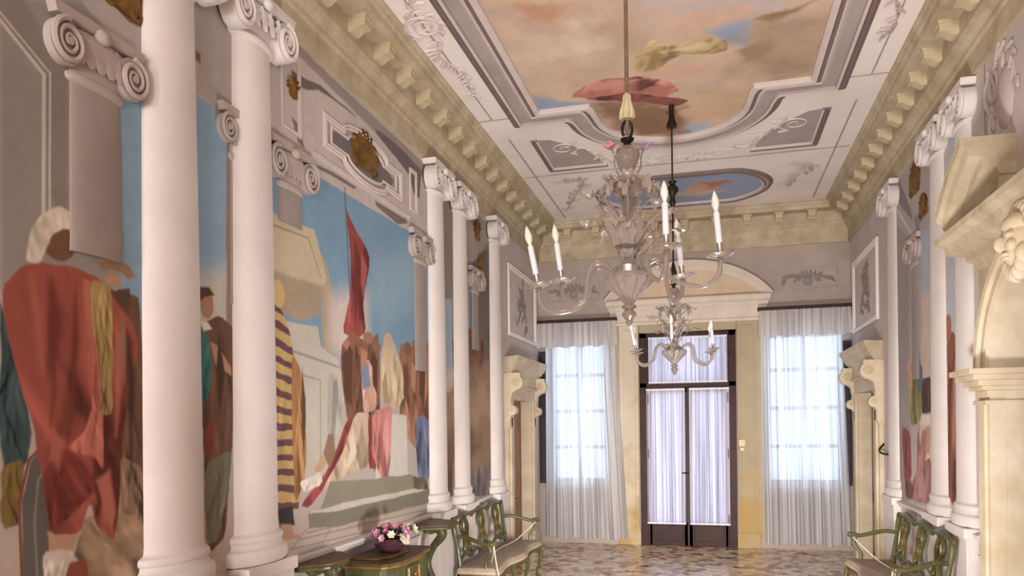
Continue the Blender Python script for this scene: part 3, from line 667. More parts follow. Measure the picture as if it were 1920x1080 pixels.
('poly',(224, 216, 204),[(4.48,1.52),(4.77,1.58),(4.79,1.5),(4.55,1.44)],{'fold': (5, 0.0, 0.15)}),
('poly',(152, 148, 138),[(4.97,2.24),(5.03,2.26),(5.05,2.14),(4.99,1.9),(4.94,1.94)],{'soft': 0.006}),
('poly',(100, 72, 44),[(4.54,2.3),(4.58,2.05),(4.55,1.68),(4.52,1.9)],{'soft': 0.008}),
('poly',(176, 146, 118),[(7.61,2.11),(8.17,2.31),(8.8,2.4),(9.01,2.01),(8.15,1.88)],{'soft': 0.12, 'wob': 0.1}),
('poly',(124, 98, 80),[(7.11,1.72),(7.78,1.88),(8.55,1.68),(8.13,1.42),(7.42,1.49)],{'soft': 0.12, 'wob': 0.1})]

RIGHT = [
('poly',(178, 168, 168),[(8.88,4.48),(7.58,4.51),(7.72,1.09),(9.05,1.0)],{'soft': 0.02}),
('poly',(172, 184, 200),[(7.96,3.68),(7.61,3.69),(7.67,2.33),(8.01,2.4)],{'var': 0.05}),
('poly',(220, 190, 174),[(7.94,3.06),(7.64,3.09),(7.67,2.23),(7.98,2.27)],{'soft': 0.1}),
('poly',(162, 152, 152),[(8.88,4.02),(8.4,3.73),(8.52,1.06),(9.02,1.03)],{}),
('poly',(140, 128, 130),[(8.83,4.52),(8.3,4.0),(8.26,3.89),(8.84,4.24)],{}),
('poly',(150, 138, 140),[(8.22,3.9),(7.73,3.92),(7.64,3.85),(8.11,3.77)],{}),
('line',(206, 196, 192),[(8.87,4.16),(8.27,3.75)],{'w': 0.05}),
('poly',(150, 144, 84),[(8.5,2.27),(8.28,2.54),(8.08,2.61),(7.94,2.24),(8.03,1.88),(8.44,1.83)],{'fold': (6, 0.0, 0.2)}),
('poly',(96, 124, 138),[(8.12,2.51),(7.95,2.4),(7.95,2.09),(8.1,2.2)],{}),
('oval',(190, 140, 110),[(8.18,2.6),(8.08,2.52)],{}),
('poly',(200, 160, 130),[(8.58,2.5),(8.45,2.43),(8.34,2.21),(8.46,2.21)],{}),
('poly',(154, 78, 72),[(8.79,1.83),(8.44,1.76),(8.38,1.26),(8.69,1.2)],{'fold': (5, 0.0, 0.18)}),
('poly',(216, 190, 166),[(8.07,1.94),(7.68,1.96),(7.7,1.48),(8.05,1.49)],{'fold': (5, 0.0, 0.15)}),
('poly',(96, 70, 66),[(7.98,2.28),(7.67,2.3),(7.68,1.93),(7.99,1.91)],{'fold': (5, 0.0, 0.2)}),
('poly',(166, 112, 112),[(8.68,1.24),(8.29,1.35),(8.15,1.83),(8.01,1.5),(7.7,1.54),(7.72,1.11),(8.69,1.07)],{'fold': (7, 0.5, 0.25)}),
('poly',(188, 196, 208),[(7.12,4.39),(6.78,4.3),(6.84,2.54),(7.19,2.57)],{'var': 0.05}),
('poly',(150, 90, 72),[(7.29,2.35),(7.16,2.57),(7.02,2.64),(6.84,2.54),(6.89,1.27),(7.03,1.16),(7.24,1.26)],{'fold': (6, 0.0, 0.22)}),
('oval',(176, 116, 88),[(7.14,2.68),(7.04,2.56)],{}),
('poly',(176, 120, 94),[(7.31,2.54),(7.22,2.54),(7.11,2.2),(7.2,2.2)],{}),
('poly',(196, 186, 180),[(8.37,1.83),(8.15,1.84),(8.23,1.3),(8.4,1.26)],{'soft': 0.02}),
('poly',(182, 128, 116),[(8.56,1.1),(8.25,1.35),(7.98,1.78),(7.81,1.83),(7.94,1.42),(8.26,1.1)],{'fold': (5, 0.4, 0.2)}),
('poly',(236, 226, 218),[(8.01,1.95),(7.7,1.96),(7.69,1.86),(8.0,1.84)],{'soft': 0.02}),
('poly',(206, 160, 130),[(8.58,2.56),(8.45,2.51),(8.25,2.26),(8.34,2.22)],{'soft': 0.015}),
('poly',(120, 112, 70),[(8.33,2.42),(8.17,2.36),(8.23,1.94),(8.35,1.99)],{'soft': 0.02}),
('poly',(196, 158, 140),[(7.85,1.83),(7.72,1.83),(7.75,1.58),(7.86,1.58)],{'soft': 0.02}),
('poly',(128, 84, 84),[(8.46,1.28),(8.3,1.21),(8.39,1.08),(8.6,1.1)],{'soft': 0.02}),
('poly',(190, 150, 146),[(8.17,1.3),(7.98,1.42),(7.91,1.17),(8.14,1.12)],{'soft': 0.02}),
('poly',(112, 66, 54),[(7.13,2.38),(7.05,2.29),(7.11,1.56),(7.17,1.74)],{'soft': 0.02}),
('poly',(186, 130, 104),[(7.01,2.29),(6.94,2.19),(6.98,1.57),(7.04,1.75)],{'soft': 0.02})]

SKY = [
('poly',(216, 186, 158),[(-1.74,3.71),(1.06,4.51),(2.32,10.05),(-2.35,8.63)],{'soft': 0.02, 'var': 0.1}),
('poly',(204, 172, 150),[(-1.53,5.51),(-0.49,5.66),(-0.12,6.24),(-1.1,6.94),(-1.6,6.47)],{'soft': 0.3, 'wob': 0.2}),
('poly',(226, 200, 172),[(-1.53,5.83),(-0.94,5.92),(-0.84,6.49),(-1.51,6.5)],{'soft': 0.25, 'wob': 0.2}),
('poly',(196, 182, 182),[(-0.57,5.64),(0.57,5.69),(0.62,6.21),(-0.36,6.05)],{'soft': 0.2, 'wob': 0.15}),
('poly',(218, 178, 148),[(-0.31,5.86),(0.29,6.0),(0.3,6.26),(-0.4,6.08)],{'soft': 0.2, 'wob': 0.15}),
('poly',(150, 168, 198),[(-0.03,6.23),(0.3,6.21),(0.39,6.35),(0.29,6.56),(0.14,6.49)],{'soft': 0.08, 'wob': 0.08}),
('poly',(150, 166, 194),[(-1.64,7.02),(-1.45,7.14),(-1.12,7.36),(-1.51,7.44),(-1.73,7.41)],{'soft': 0.06, 'wob': 0.06}),
('poly',(172, 184, 202),[(-0.34,8.38),(-0.24,8.13),(0.0,8.11),(0.06,8.34),(-0.11,8.48)],{'soft': 0.06, 'wob': 0.06}),
('poly',(150, 116, 86),[(-1.23,7.4),(-0.85,7.32),(-0.2,7.7),(-0.28,8.4),(-0.74,8.38),(-1.07,7.78)],{'soft': 0.14, 'wob': 0.14}),
('poly',(176, 150, 124),[(0.42,6.23),(0.93,6.22),(1.0,7.34),(0.39,7.39),(0.24,6.91)],{'soft': 0.25, 'wob': 0.15}),
('poly',(190, 162, 132),[(0.56,6.44),(0.87,6.36),(0.86,6.99),(0.56,7.0)],{'soft': 0.2, 'wob': 0.15}),
('poly',(214, 178, 142),[(0.01,7.45),(0.44,7.29),(0.32,7.86),(-0.11,8.15),(-0.26,7.82)],{'soft': 0.12, 'wob': 0.12}),
('poly',(206, 156, 122),[(-1.4,5.39),(-1.22,5.45),(-1.04,5.57),(-1.26,5.74),(-1.39,5.56)],{'soft': 0.05, 'wob': 0.08}),
('poly',(160, 122, 84),[(0.38,6.22),(0.49,6.09),(0.75,6.02),(0.68,6.11),(0.5,6.26)],{'soft': 0.05, 'wob': 0.06}),
('poly',(150, 84, 76),[(-1.22,7.05),(-1.01,6.97),(-0.73,7.19),(-0.44,7.33),(-0.2,7.53),(-0.3,7.65),(-0.76,7.41),(-1.16,7.26)],{'fold': (9, 1.0, 0.2), 'wob': 0.05}),
('poly',(190, 120, 108),[(-1.31,7.12),(-1.1,6.92),(-0.84,6.82),(-0.42,6.97),(-0.24,7.29),(-0.44,7.38),(-0.74,7.24),(-1.1,7.23)],{'fold': (9, 1.0, 0.25), 'wob': 0.05}),
('poly',(212, 148, 132),[(-1.09,6.99),(-0.84,6.86),(-0.61,6.98),(-0.82,7.05),(-1.03,7.11)],{'soft': 0.03, 'wob': 0.04}),
('poly',(218, 178, 150),[(-0.6,6.81),(-0.31,6.75),(0.05,6.89),(0.01,6.99),(-0.32,6.95),(-0.56,6.95)],{'soft': 0.04, 'wob': 0.05}),
('poly',(206, 178, 120),[(-0.64,6.79),(-0.56,6.44),(-0.44,6.25),(-0.33,6.43),(-0.03,6.32),(0.19,6.47),(0.11,6.63),(-0.26,6.62),(-0.43,6.82)],{'fold': (8, 1.0, 0.2), 'wob': 0.05}),
('poly',(166, 134, 84),[(-0.45,6.47),(-0.34,6.54),(-0.43,6.8),(-0.53,6.81)],{'soft': 0.03, 'wob': 0.04}),
('poly',(222, 198, 148),[(-0.3,6.48),(-0.08,6.4),(0.01,6.47),(-0.21,6.56)],{'soft': 0.03, 'wob': 0.04}),
('poly',(176, 146, 110),[(0.23,6.63),(0.4,6.57),(0.54,6.65),(0.5,6.84),(0.33,6.88)],{'soft': 0.05, 'wob': 0.06})]

def inside(poly, U, V):
    p = np.array(poly); ins = np.zeros(U.shape, bool)
    for i in range(len(p)):
        a, b_ = p[i], p[(i + 1) % len(p)]
        ins ^= ((a[1] > V) != (b_[1] > V)) & (U < (b_[0] - a[0]) * (V - a[1]) / (b_[1] - a[1] + 1e-12) + a[0])
    return ins
cv = Canvas(np.geomspace(2.24, 9.42, 960), np.linspace(1.035, ZB, 530), (186, 174, 169), 1)
cv.paint(LEFT)
tag(cv.build('mural', PLw), 'long wall painting of draped figures under a blue sky on the left wall', 'mural')
cv = Canvas(np.geomspace(6.2, 9.35, 360), np.linspace(1.035, ZB, 400), (204, 194, 192), 5)
cv.paint(RIGHT)
tag(cv.build('mural', PRw), 'narrow wall painting of two robed figures between columns on the right wall', 'mural')

# ---- ceiling: lobed picture in a moulded frame
def lobed(o=0.0):
    x0, x1, y0, y1, r, rx = -1.67 - o, .93 + o, 1.64 - o, 7.36 + o, .74 + o, .765 + o
    ca, cb = 7.69, 1.31; k = .10 * (1 - o / .40)
    p = [(x1, y0), (x1, y1), (XM + rx + .03, y1)]
    p += [(XM + rx, y1 + k)] + arc(XM, ca, r, r + .02, 4, 176, 36) + [(XM - rx, y1 + k), (XM - rx - .03, y1), (x0, y1), (x0, y0)]
    p += [(XM - rx - .03, y0), (XM - rx, y0 - k)] + arc(XM, cb, r, r + .02, 184, 356, 36) + [(XM + rx, y0 - k), (XM + rx + .03, y0)]
    return p
LOB = lobed()
cv = Canvas(np.linspace(-1.72, .98, 400), np.concatenate([np.linspace(.5, 4.5, 120), np.linspace(4.51, 8.5, 420)]), (190, 158, 134), 9)
cv.paint(SKY)
p_ = cv.build('mural', PCe, lambda u, v: inside(LOB, u, v))
tag(p_, 'ceiling painting of tan clouds with pink and yellow drapery', 'mural')
b = MB()
FP = [(-.02, 0), (-.02, .03), (.0, .045), (.03, .05), (.045, .03), (.075, .03), (.09, .04), (.12, .02), (.22, .02), (.225, .045), (.25, .05), (.27, .03), (.30, .03), (.33, .012), (.33, 0)]
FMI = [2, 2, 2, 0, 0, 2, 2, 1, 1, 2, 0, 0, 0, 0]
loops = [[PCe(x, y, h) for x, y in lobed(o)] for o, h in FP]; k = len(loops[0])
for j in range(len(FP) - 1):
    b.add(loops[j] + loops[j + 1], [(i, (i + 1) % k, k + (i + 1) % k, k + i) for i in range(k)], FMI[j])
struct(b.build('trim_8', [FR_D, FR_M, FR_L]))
# oval picture beyond it
OV = arc(XM, 10.44, 1.06, .62, 0, 360, 60)[:-1]
OV = [(x, 10.44 + max(-.60, min(.60, (y - 10.44) * 1.25))) for x, y in OV]
cv = Canvas(np.linspace(-1.5, .75, 230), np.linspace(9.78, 11.1, 150), (150, 170, 204), 13)
cv.paint([('poly', (206, 160, 128), [(-.35, 10.4), (-.1, 10.15), (.15, 10.3), (.1, 10.6), (-.2, 10.75)], {'soft': .06, 'wob': .08}),
          ('poly', (188, 128, 92), [(-.1, 10.2), (.2, 10.15), (.3, 10.25), (.05, 10.45)], {'soft': .03, 'wob': .05}),
          ('poly', (212, 190, 176), [(-.5, 10.6), (-.3, 10.45), (.2, 10.65), (-.1, 10.8)], {'soft': .1, 'wob': .1})])
tag(cv.build('mural', PCe, lambda u, v: inside(OV, u, v)), 'small oval ceiling painting with pale blue sky near the far cornice', 'mural')
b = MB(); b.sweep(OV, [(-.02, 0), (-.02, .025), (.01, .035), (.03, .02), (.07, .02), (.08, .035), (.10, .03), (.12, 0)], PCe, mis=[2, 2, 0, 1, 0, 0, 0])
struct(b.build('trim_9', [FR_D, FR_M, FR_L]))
# corner coffers, flat bands between the fields
def coffer(name, pts, op):
    b = MB(); b.prism(pts, 0, .004, PCe)
    o = struct(b.build(name, FR_M))
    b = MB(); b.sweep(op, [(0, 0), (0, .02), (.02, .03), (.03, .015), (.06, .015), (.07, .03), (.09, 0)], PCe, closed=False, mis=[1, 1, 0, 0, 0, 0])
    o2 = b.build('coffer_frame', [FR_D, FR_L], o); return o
coffer('trim_10', [(-1.93, 8.12), (-1.72, 8.16), (-1.40, 8.52), (-1.26, 8.92), (-1.24, 9.15), (-1.93, 9.15)], [(-1.2, 9.06), (-1.85, 9.06), (-1.85, 8.12)])
coffer('trim_11', [(1.19, 8.12), (.98, 8.16), (.66, 8.52), (.52, 8.92), (.50, 9.15), (1.19, 9.15)], [(1.11, 8.12), (1.11, 9.06), (.46, 9.06)])
b = MB()
for x in (XL + .55, XR - .55): b.box(x - .008, x + .008, 8.0, 11.3, ZC - .008, ZC)
b.box(XL + .4, XR - .4, 9.30, 9.318, ZC - .008, ZC); b.box(XL + .37, -2.0, 7.45, 7.466, ZC - .006, ZC); b.box(1.24, XR - .37, 7.45, 7.466, ZC - .006, ZC)
for x in (XL + .52, XR - .52): b.box(x - .006, x + .006, 1, 7.45, ZC - .008, ZC)
struct(b.build('trim_12', FR_M))

# ---- scrolls of stucco: a spiral stem with curled leaves
def scroll(b, P, c, r, turns, dirn, start, tube=.012, leaves=6, squash=1.0):
    pts = []
    n = int(turns * 22)
    for i in range(n + 1):
        t = i / n; rr = r * (1 - .86 * t); a = start + dirn * t * turns * 2 * PI
        pts.append(P(c[0] + rr * math.cos(a), c[1] + rr * math.sin(a) * squash, .006))
    b.tube(pts, [tube * (1 - .45 * i / n) for i in range(n + 1)], 6)
    for k in range(leaves):
        a = start + dirn * k * .95; rr = r * (1 - .86 * k * .95 / (turns * 2 * PI))
        q = (c[0] + rr * math.cos(a), c[1] + rr * math.sin(a) * squash)
        leaf(b, P, q, a + dirn * .6, r * .55, r * .18)
def leaf(b, P, q, ang, l, w):
    ca, sa = math.cos(ang), math.sin(ang); vs = []; N_ = 6
    for i in range(N_ + 1):
        t = i / N_; ww = w * math.sin(PI * min(1, t * .95 + .05)) ** .7 * (1 + .35 * math.sin(t * 17)); bend = .35 * l * t * t
        x = q[0] + ca * l * t - sa * bend; y = q[1] + sa * l * t + ca * bend
        vs += [P(x - sa * ww, y + ca * ww, .003), P(x, y, .018), P(x + sa * ww, y - ca * ww, .003)]
    fs = []
    for i in range(N_):
        k = i * 3; fs += [(k, k + 1, k + 4, k + 3), (k + 1, k + 2, k + 5, k + 4)]
    b.add(vs, fs)
random.seed(4)
def garland(b, P, pts, n, l, w):
    sp = spline([(x, y, 0) for x, y in pts], 10); b.tube([P(x, y, .006) for x, y, _ in sp], .008, 5)
    for i in range(n):
        x, y, _ = sp[int((i + .5) / n * (len(sp) - 1))]; x2, y2, _ = sp[min(len(sp) - 1, int((i + .5) / n * (len(sp) - 1)) + 1)]
        a = math.atan2(y2 - y, x2 - x) + random.choice((-1, 1)) * random.uniform(.5, 1.1)
        leaf(b, P, (x, y), a, l * random.uniform(.7, 1.2), w)
def orn(name, b, m, label, cat='ornament', group=None): return tag(b.build(name, m, None, smooth=True), label, cat, group)
b = MB(); scroll(b, PCe, (-2.17, 5.55), .17, 2.2, 1, 2.2, .016); garland(b, PCe, [(-2.15, 5.75), (-2.22, 6.05), (-2.12, 6.4), (-2.2, 6.85)], 26, .10, .020)
garland(b, PCe, [(-2.2, 5.35), (-2.1, 5.1), (-2.22, 4.8)], 12, .10, .020)
orn('stucco_scroll', b, SCROLL, 'leafy white relief scroll on the ceiling beside the left cornice')
b = MB(); garland(b, PCe, [(1.38, 5.4), (1.46, 5.8), (1.36, 6.1), (1.44, 6.5), (1.38, 6.75)], 26, .085, .016)
orn('stucco_scroll', b, SCROLLC, 'grey line of leaf relief on the ceiling beside the right cornice')
b = MB(); scroll(b, PCe, (-1.62, 8.45), .17, 1.8, -1, 1.2, .01, 3); garland(b, PCe, [(-1.55, 8.3), (-1.3, 8.65), (-1.12, 9.0), (-.75, 8.98)], 10, .13, .03)
orn('stucco_scroll', b, SCROLL, 'pale curled relief across the left corner coffer of the ceiling')
b = MB(); scroll(b, PCe, (.88, 8.45), .17, 1.8, 1, 1.9, .01, 3); garland(b, PCe, [(.81, 8.3), (.56, 8.65), (.38, 9.0), (.02, 8.98)], 10, .13, .03)
orn('stucco_scroll', b, SCROLL, 'pale curled relief across the right corner coffer of the ceiling')
b = MB(); scroll(b, PCe, (-.1, 9.08), .12, 1.8, 1, 0, .008, 4); scroll(b, PCe, (-.64, 9.08), .12, 1.8, -1, PI, .008, 4); garland(b, PCe, [(-.7, 9.2), (-.37, 9.12), (0, 9.2)], 8, .1, .02)
orn('stucco_scroll', b, SCROLL, 'paired relief scrolls on the ceiling between lobed frame and oval painting')
b = MB(); garland(b, PCe, [(.95, 9.75), (1.2, 9.95), (1.05, 10.35), (.98, 10.6)], 22, .13, .03)
orn('stucco_scroll', b, SCROLLC, 'grey leaf cluster relief on the ceiling right of the oval painting')
b = MB(); garland(b, PCe, [(-2.05, 10.9), (-1.75, 10.1), (-1.6, 9.7), (-1.85, 9.6)], 24, .15, .035)
orn('stucco_scroll', b, SCROLLC, 'grey leaf cluster relief on the ceiling left of the oval painting')

# ================================================================== COLUMNS
def half(b, P, yc, prof, r, d, n=26, mi=0):
    """half-round engaged member: profile [(scale, z)], half width r, depth d"""
    cols = n + 1; vs = []
    for k, z in prof:
        for j in range(cols):
            a = PI * j / n
            vs.append(P(yc - k * r * math.cos(a), z, (k - 1) * r * .5 * math.sin(a) + d * math.sin(a) * (1 if k <= 1 else 1)))
    fs = [(i * cols + j, i * cols + j + 1, (i + 1) * cols + j + 1, (i + 1) * cols + j) for i in range(len(prof) - 1) for j in range(n)]
    fs += [tuple(range(cols))[::-1], tuple(range((len(prof) - 1) * cols, len(prof) * cols))]
    b.add(vs, fs, mi)
def volute(b, P, c, d, r, dirn, start):
    ring = []
    for i in range(49):
        t = i / 48; rr = r * (1 - .84 * t); a = start + dirn * t * 2.4 * 2 * PI
        ring.append(P(c[0] + rr * math.cos(a), c[1] + rr * math.sin(a) * 1.12, d + .012))
    b.tube(ring, [r * .17 * (1 - .5 * i / 48) for i in range(49)], 6)
    disc = arc(c[0], c[1], r * 1.02, r * 1.15, 0, 360, 24)[:-1]; b.prism(disc, max(0, d - .10), d, P, back=False)
    b.prism(arc(c[0], c[1], r * .2, r * .2, 0, 360, 12)[:-1], d, d + .02, P, back=False)
def column(side, yc, r, d, zb, zt, label, group, stone, capstone, cw=1.0, pedestal=True, entasis=.14):
    of = .45 if pedestal else .25
    P = PLw if side < 0 else PRw
    t = thing('column', label, 'column', (XL if side < 0 else XR, yc, 0), group)
    zs = zb + .19
    if pedestal:
        b = MB(); w = r * 1.22; pd = d + .04
        b.prism([(yc - w, 0), (yc + w, 0), (yc + w, zb - .08), (yc - w, zb - .08)], 0, pd - .02, P)
        b.prism([(yc - w - .012, zb - .08), (yc + w + .012, zb - .08), (yc + w + .012, zb), (yc - w - .012, zb)], 0, pd, P)
        b.prism([(yc - w - .02, 0), (yc + w + .02, 0), (yc + w + .02, .16), (yc - w - .02, .16)], 0, pd + .01, P)
        b.build('pedestal', stone, t, bevel=.006)
    b = MB(); pr = [(1.36, zb)]
    pr += [(1.30 + .10 * math.sin(a), zb + .045 - .045 * math.cos(a)) for a in [PI * i / 8 for i in range(9)]]
    pr += [(1.22, zb + .095), (1.16, zb + .11), (1.15, zb + .125)]
    pr += [(1.14 + .07 * math.sin(a), zb + .15 - .022 * math.cos(a)) for a in [PI * i / 6 for i in range(7)]]
    pr += [(1.06, zb + .178), (1.02, zs)]
    half(b, P, yc, pr, r, d)
    if pedestal: b.build('base', stone, t, smooth=True)
    else: zs = zb
    zc = zt - .30; b = MB()
    half(b, P, yc, [(1.02, zs), (1.0, zs + .04)] + [(1 - entasis * (k / 14) ** 1.7, zs + .04 + (zc - zs - .04) * k / 14) for k in range(1, 15)], r, d)
    b.build('shaft', stone, t, smooth=True)
    k = 1 - entasis
    b = MB(); half(b, P, yc, [(k, zc), (k + .14, zc + .01), (k + .18, zc + .025), (k + .14, zc + .04), (k + .02, zc + .045), (k + .02, zc + .09), (k + .30, zc + .17), (k + .36, zc + .21), (k + .2, zc + .24)], r, d)
    w = r * 1.42 * cw
    b.prism([(yc - w, zt - .05), (yc + w, zt - .05), (yc + w + .015, zt - .002), (yc - w - .015, zt - .002)], 0, d + .09 * of, P)
    cap = b.build('capital', capstone, t, smooth=25)
    vr = r * .50 * cw
    for sg in (-1, 1):
        b = MB(); volute(b, P, (yc + sg * r * 1.08 * cw, zt - .05 - vr * 1.2), d + .055 * of, vr, -sg, PI / 2)
        b.build('volute', capstone, cap, smooth=True)
    b = MB()
    for i in range(5):
        q = yc + (i - 2) * r * .36
        leaf(b, lambda a_, b_, dd: P(a_, b_, d + (.035 + dd * 1.9) * of), (q, zc + .085), PI / 2 + (2 - i) * .10, .135, .040)
    b.ball(P(yc, zt - .05, d + .085 * of), (.03, .045, .035), 10)
    b.build('acanthus_leaves', capstone, cap, smooth=True)
    return t
GL = 'white columns on the left wall'
column(-1, 3.265, .208, .10, 1.09, 4.50, 'nearest and widest white column on the left wall', GL, COL, COL)
column(-1, 3.975, .205, .10, 1.085, 4.50, 'second white column from the left, beside the first', GL, COL, COL)
column(-1, 7.075, .195, .10, 1.04, 4.50, 'slender white column behind the flower table, before its twin', GL, COL, COL)
column(-1, 7.82, .195, .10, 1.04, 4.50, 'slender white column behind the left bench, just beyond its twin', GL, COL, COL)
column(-1, 9.17, .185, .10, 1.03, 4.50, 'farthest white column on the left wall, beside the stone doorway', GL, COL, COL)
GRR = 'white columns on the right wall'
column(1, 9.10, .20, .06, 1.06, 4.50, 'farthest white column on the right wall, beside the far doorway', GRR, COL, COL)
column(1, 7.37, .195, .07, 1.06, 4.50, 'white column on the right wall behind the green bench', GRR, COL, COL)
column(1, 6.66, .195, .07, 1.06, 4.50, 'white column on the right wall next to the yellow arch', GRR, COL, COL)
GD = 'grey background columns of the left wall'
column(-1, 2.79, .15, .03, 2.68, 3.72, 'grey column with curled capital, leftmost in the picture', GD, COLD, COLB, 1.15, False, .05)
column(-1, 3.875, .11, .02, 2.62, 3.76, 'thin brown grey column mostly hidden behind the second white column', GD, COLD, COLB, 1.3, False, .05)
column(-1, 4.41, .145, .03, 3.24, 3.76, 'grey column standing behind the pale stone block', GD, COLD, COLB, 1.25, False, .05)
column(-1, 6.69, .145, .03, 2.42, 3.74, 'grey column at the far edge of the wide blue sky', GD, COLD, COLB, 1.25, False, .05)
column(-1, 8.40, .13, .03, 2.78, 3.74, 'grey column behind the brown cloud in the far bay', GD, COLD, COLB, 1.25, False, .05)
column(1, 8.20, .13, .02, 2.30, 3.72, 'grey column behind painted figures on the right wall', 'grey background column of the right wall', COLD, COLB, 1.25, False, .05)

# ---- bronze ornaments and relief frames above the paintings
def bronze(P, y, z, w, h, label):
    b = MB()
    b.ball(P(y, z, .006), (.018, w * .42, h * .42), 16)
    for i in range(7):
        a = PI * (i + .5) / 7
        leaf(b, lambda a_, b_, dd: P(a_, b_, dd * .9 + .008), (y, z - h * .05), a, h * .6, w * .13)
    for sg in (-1, 1): scroll(b, P, (y + sg * w * .33, z - h * .28), w * .2, 1.4, sg, PI / 2, .012, 2)
    b.prism(arc(y, z, w * .5, h * .5, 0, 360, 20)[:-1], .0, .01, P, back=False)
    tag(b.build('bronze_ornament', BRONZE, None, smooth=True), label, 'ornament', 'bronze ornaments')
bronze(PLw, 5.54, 4.12, .50, .30, 'large gold bronze shell ornament above the blue sky')
bronze(PLw, 8.52, 4.22, .22, .24, 'small bronze ornament between the far left columns')
bronze(PLw, 8.62, 3.88, .20, .16, 'tiny lower bronze ornament between the far left columns')
bronze(PRw, 8.15, 4.27, .42, .30, 'upper bronze ornament on the right wall beyond the columns')
bronze(PRw, 7.85, 3.93, .30, .20, 'lower bronze ornament on the right wall beside the column')
bronze(PLw, 2.96, 3.98, .26, .20, 'bronze ornament at the upper left corner beside the nearest column')
bronze(PLw, 4.46, 4.17, .10, .14, 'little bronze boss beside the second white column')
def rel_frame(name, P, path, label, h=.02, w=.05, m=None):
    b = MB(); b.sweep(path, [(-w / 2, 0), (-w / 2, h * .6), (-w / 4, h), (0, h * .5), (w / 4, h), (w / 2, h * .5), (w / 2, 0)], P)
    return tag(b.build(name, m or FR_L, None), label, 'moulding', 'relief frames above the paintings')
def quatre(y0, y1, z0, z1, bw, bh):
    ym, zm = (y0 + y1) / 2, (z0 + z1) / 2
    return [(y0, z0), (ym - bw, z0)] + arc(ym, z0, bw * .93, bh, 180, 360, 14) + [(ym + bw, z0), (y1, z0), (y1, z1), (ym + bw, z1)] + arc(ym, z1, bw * .93, bh, 0, 180, 14) + [(ym - bw, z1), (y0, z1)]
rel_frame('wall_moulding', PLw, quatre(4.88, 6.24, 3.95, 4.16, .42, .09), 'outer pale lobed relief frame around the large bronze shell')
rel_frame('wall_moulding', PLw, quatre(4.98, 6.14, 3.99, 4.12, .34, .07), 'inner thin lobed relief frame close around the large bronze shell', .012, .022)
b = MB()
for y0, y1, z0, z1 in ((4.30, 4.55, 3.86, 4.40), (4.72, 6.42, 3.80, 3.84), (6.45, 6.62, 3.9, 4.3)):
    panel_frame(b, PLw, y0, y1, z0, z1, .035, .014)
struct(b.build('trim_16', FR_L))
# scrolled cartouche high on the right wall
b = MB(); scroll(b, PRw, (6.02, 4.24), .15, 1.8, 1, -1.2, .022, 4); scroll(b, PRw, (5.98, 3.98), .11, 1.8, -1, 1.2, .018, 3)
b.ball(PRw(5.80, 4.10, .0), (.04, .14, .22), 14); garland(b, PRw, [(6.1, 4.35), (5.9, 4.42), (5.7, 4.36), (5.6, 4.1)], 10, .12, .03)
orn('cartouche', b, SCROLLC, 'scrolled lilac relief cartouche high on the right wall above the arch')
# grisaille panels at the far ends
def grisaille(P, y0, y1, z0, z1, label):
    t = thing('wall_plaque', label, 'panel', P((y0 + y1) / 2, z0, 0), 'framed grey relief panels')
    b = MB(); b.prism([(y0, z0), (y1, z0), (y1, z1), (y0, z1)], 0, .006, P); b.build('panel', FR_L, t)
    b = MB(); panel_frame(b, P, y0, y1, z0, z1, .07, .03); b.build('frame', CEIL, t)
    b = MB(); ym, zm = (y0 + y1) / 2, (z0 + z1) / 2; h = (z1 - z0)
    garland(b, P, [(ym - .3, z0 + .18), (ym - .1, zm), (ym + .1, zm + .1 * h), (ym, z1 - .18)], 16, .22, .05)
    garland(b, P, [(ym + .32, z0 + .2), (ym + .1, zm - .1 * h), (ym - .15, zm + .18 * h)], 12, .2, .05)
    b.build('leaf_relief', SCROLLD, t, smooth=True)
grisaille(PLw, 9.85, 11.5, 3.12, 4.12, 'framed grey leaf relief above the left stone doorway')
grisaille(PRw, 9.85, 11.45, 3.12, 4.12, 'framed grey leaf relief above the right stone doorway')

# ================================================================== YELLOW STONE ARCH (right wall)
t = thing('stone_arch', 'large ochre stone arch with broken pediment and carved mask, right edge', 'arch', (XR, AY, 0))
MO = .22                                        # width of the moulded band
for sg, nm in ((1, 'far'), (-1, 'near')):
    y0, y1 = AY + sg * AA, AY + sg * (AA + MO)
    ya, yb = min(y0, y1), max(y0, y1)
    b = MB(); b.box(XR - AP, XR, ya, yb, 0, 2.02)
    b.box(XR - AP - .02, XR - AP, ya + .05, yb - .05, .3, 2.0); b.box(XR - AP - .03, XR, ya - .02, yb + .03, 0, .28)
    b.box(XR, XR + .2, min(AY + sg * AA, AY + sg * (AA + .0)) - (.004 if sg > 0 else 0), max(AY + sg * AA, AY + sg * AA) + (.004 if sg < 0 else 0), 0, 2.26)
    b.build('pier', STONEL, t, bevel=.006)
    b = MB()                                    # impost: stacked mouldings
    for k, (z0, z1, o) in enumerate(((2.0, 2.03, .03), (2.05, 2.10, .015), (2.10, 2.13, .05), (2.13, 2.17, .08), (2.17, 2.21, .12), (2.21, 2.25, .15), (2.03, 2.05, .0))):
        b.box(XR - AP - o, XR + .2, ya - (o * .6 if sg > 0 else o), yb + (o if sg > 0 else o * .6), z0, z1)
    b.build('impost', STONEL, t, bevel=.004)
pth = arc(AY, AS, AA, AB, 0, 180, 48)
b = MB()
b.sweep(pth, [(-.006, -.2), (-.006, AP), (.03, AP + .02), (.06, AP), (.075, AP), (.085, AP + .015), (.14, AP + .015), (.15, AP + .04), (.19, AP + .045), (.22, AP + .01), (.22, 0)], PRw, closed=False)
b.build('archivolt', STONEL, t, smooth=25)
b = MB()                                        # spandrel slab under the cornice
top = 2.98; W2 = AA + MO + .05
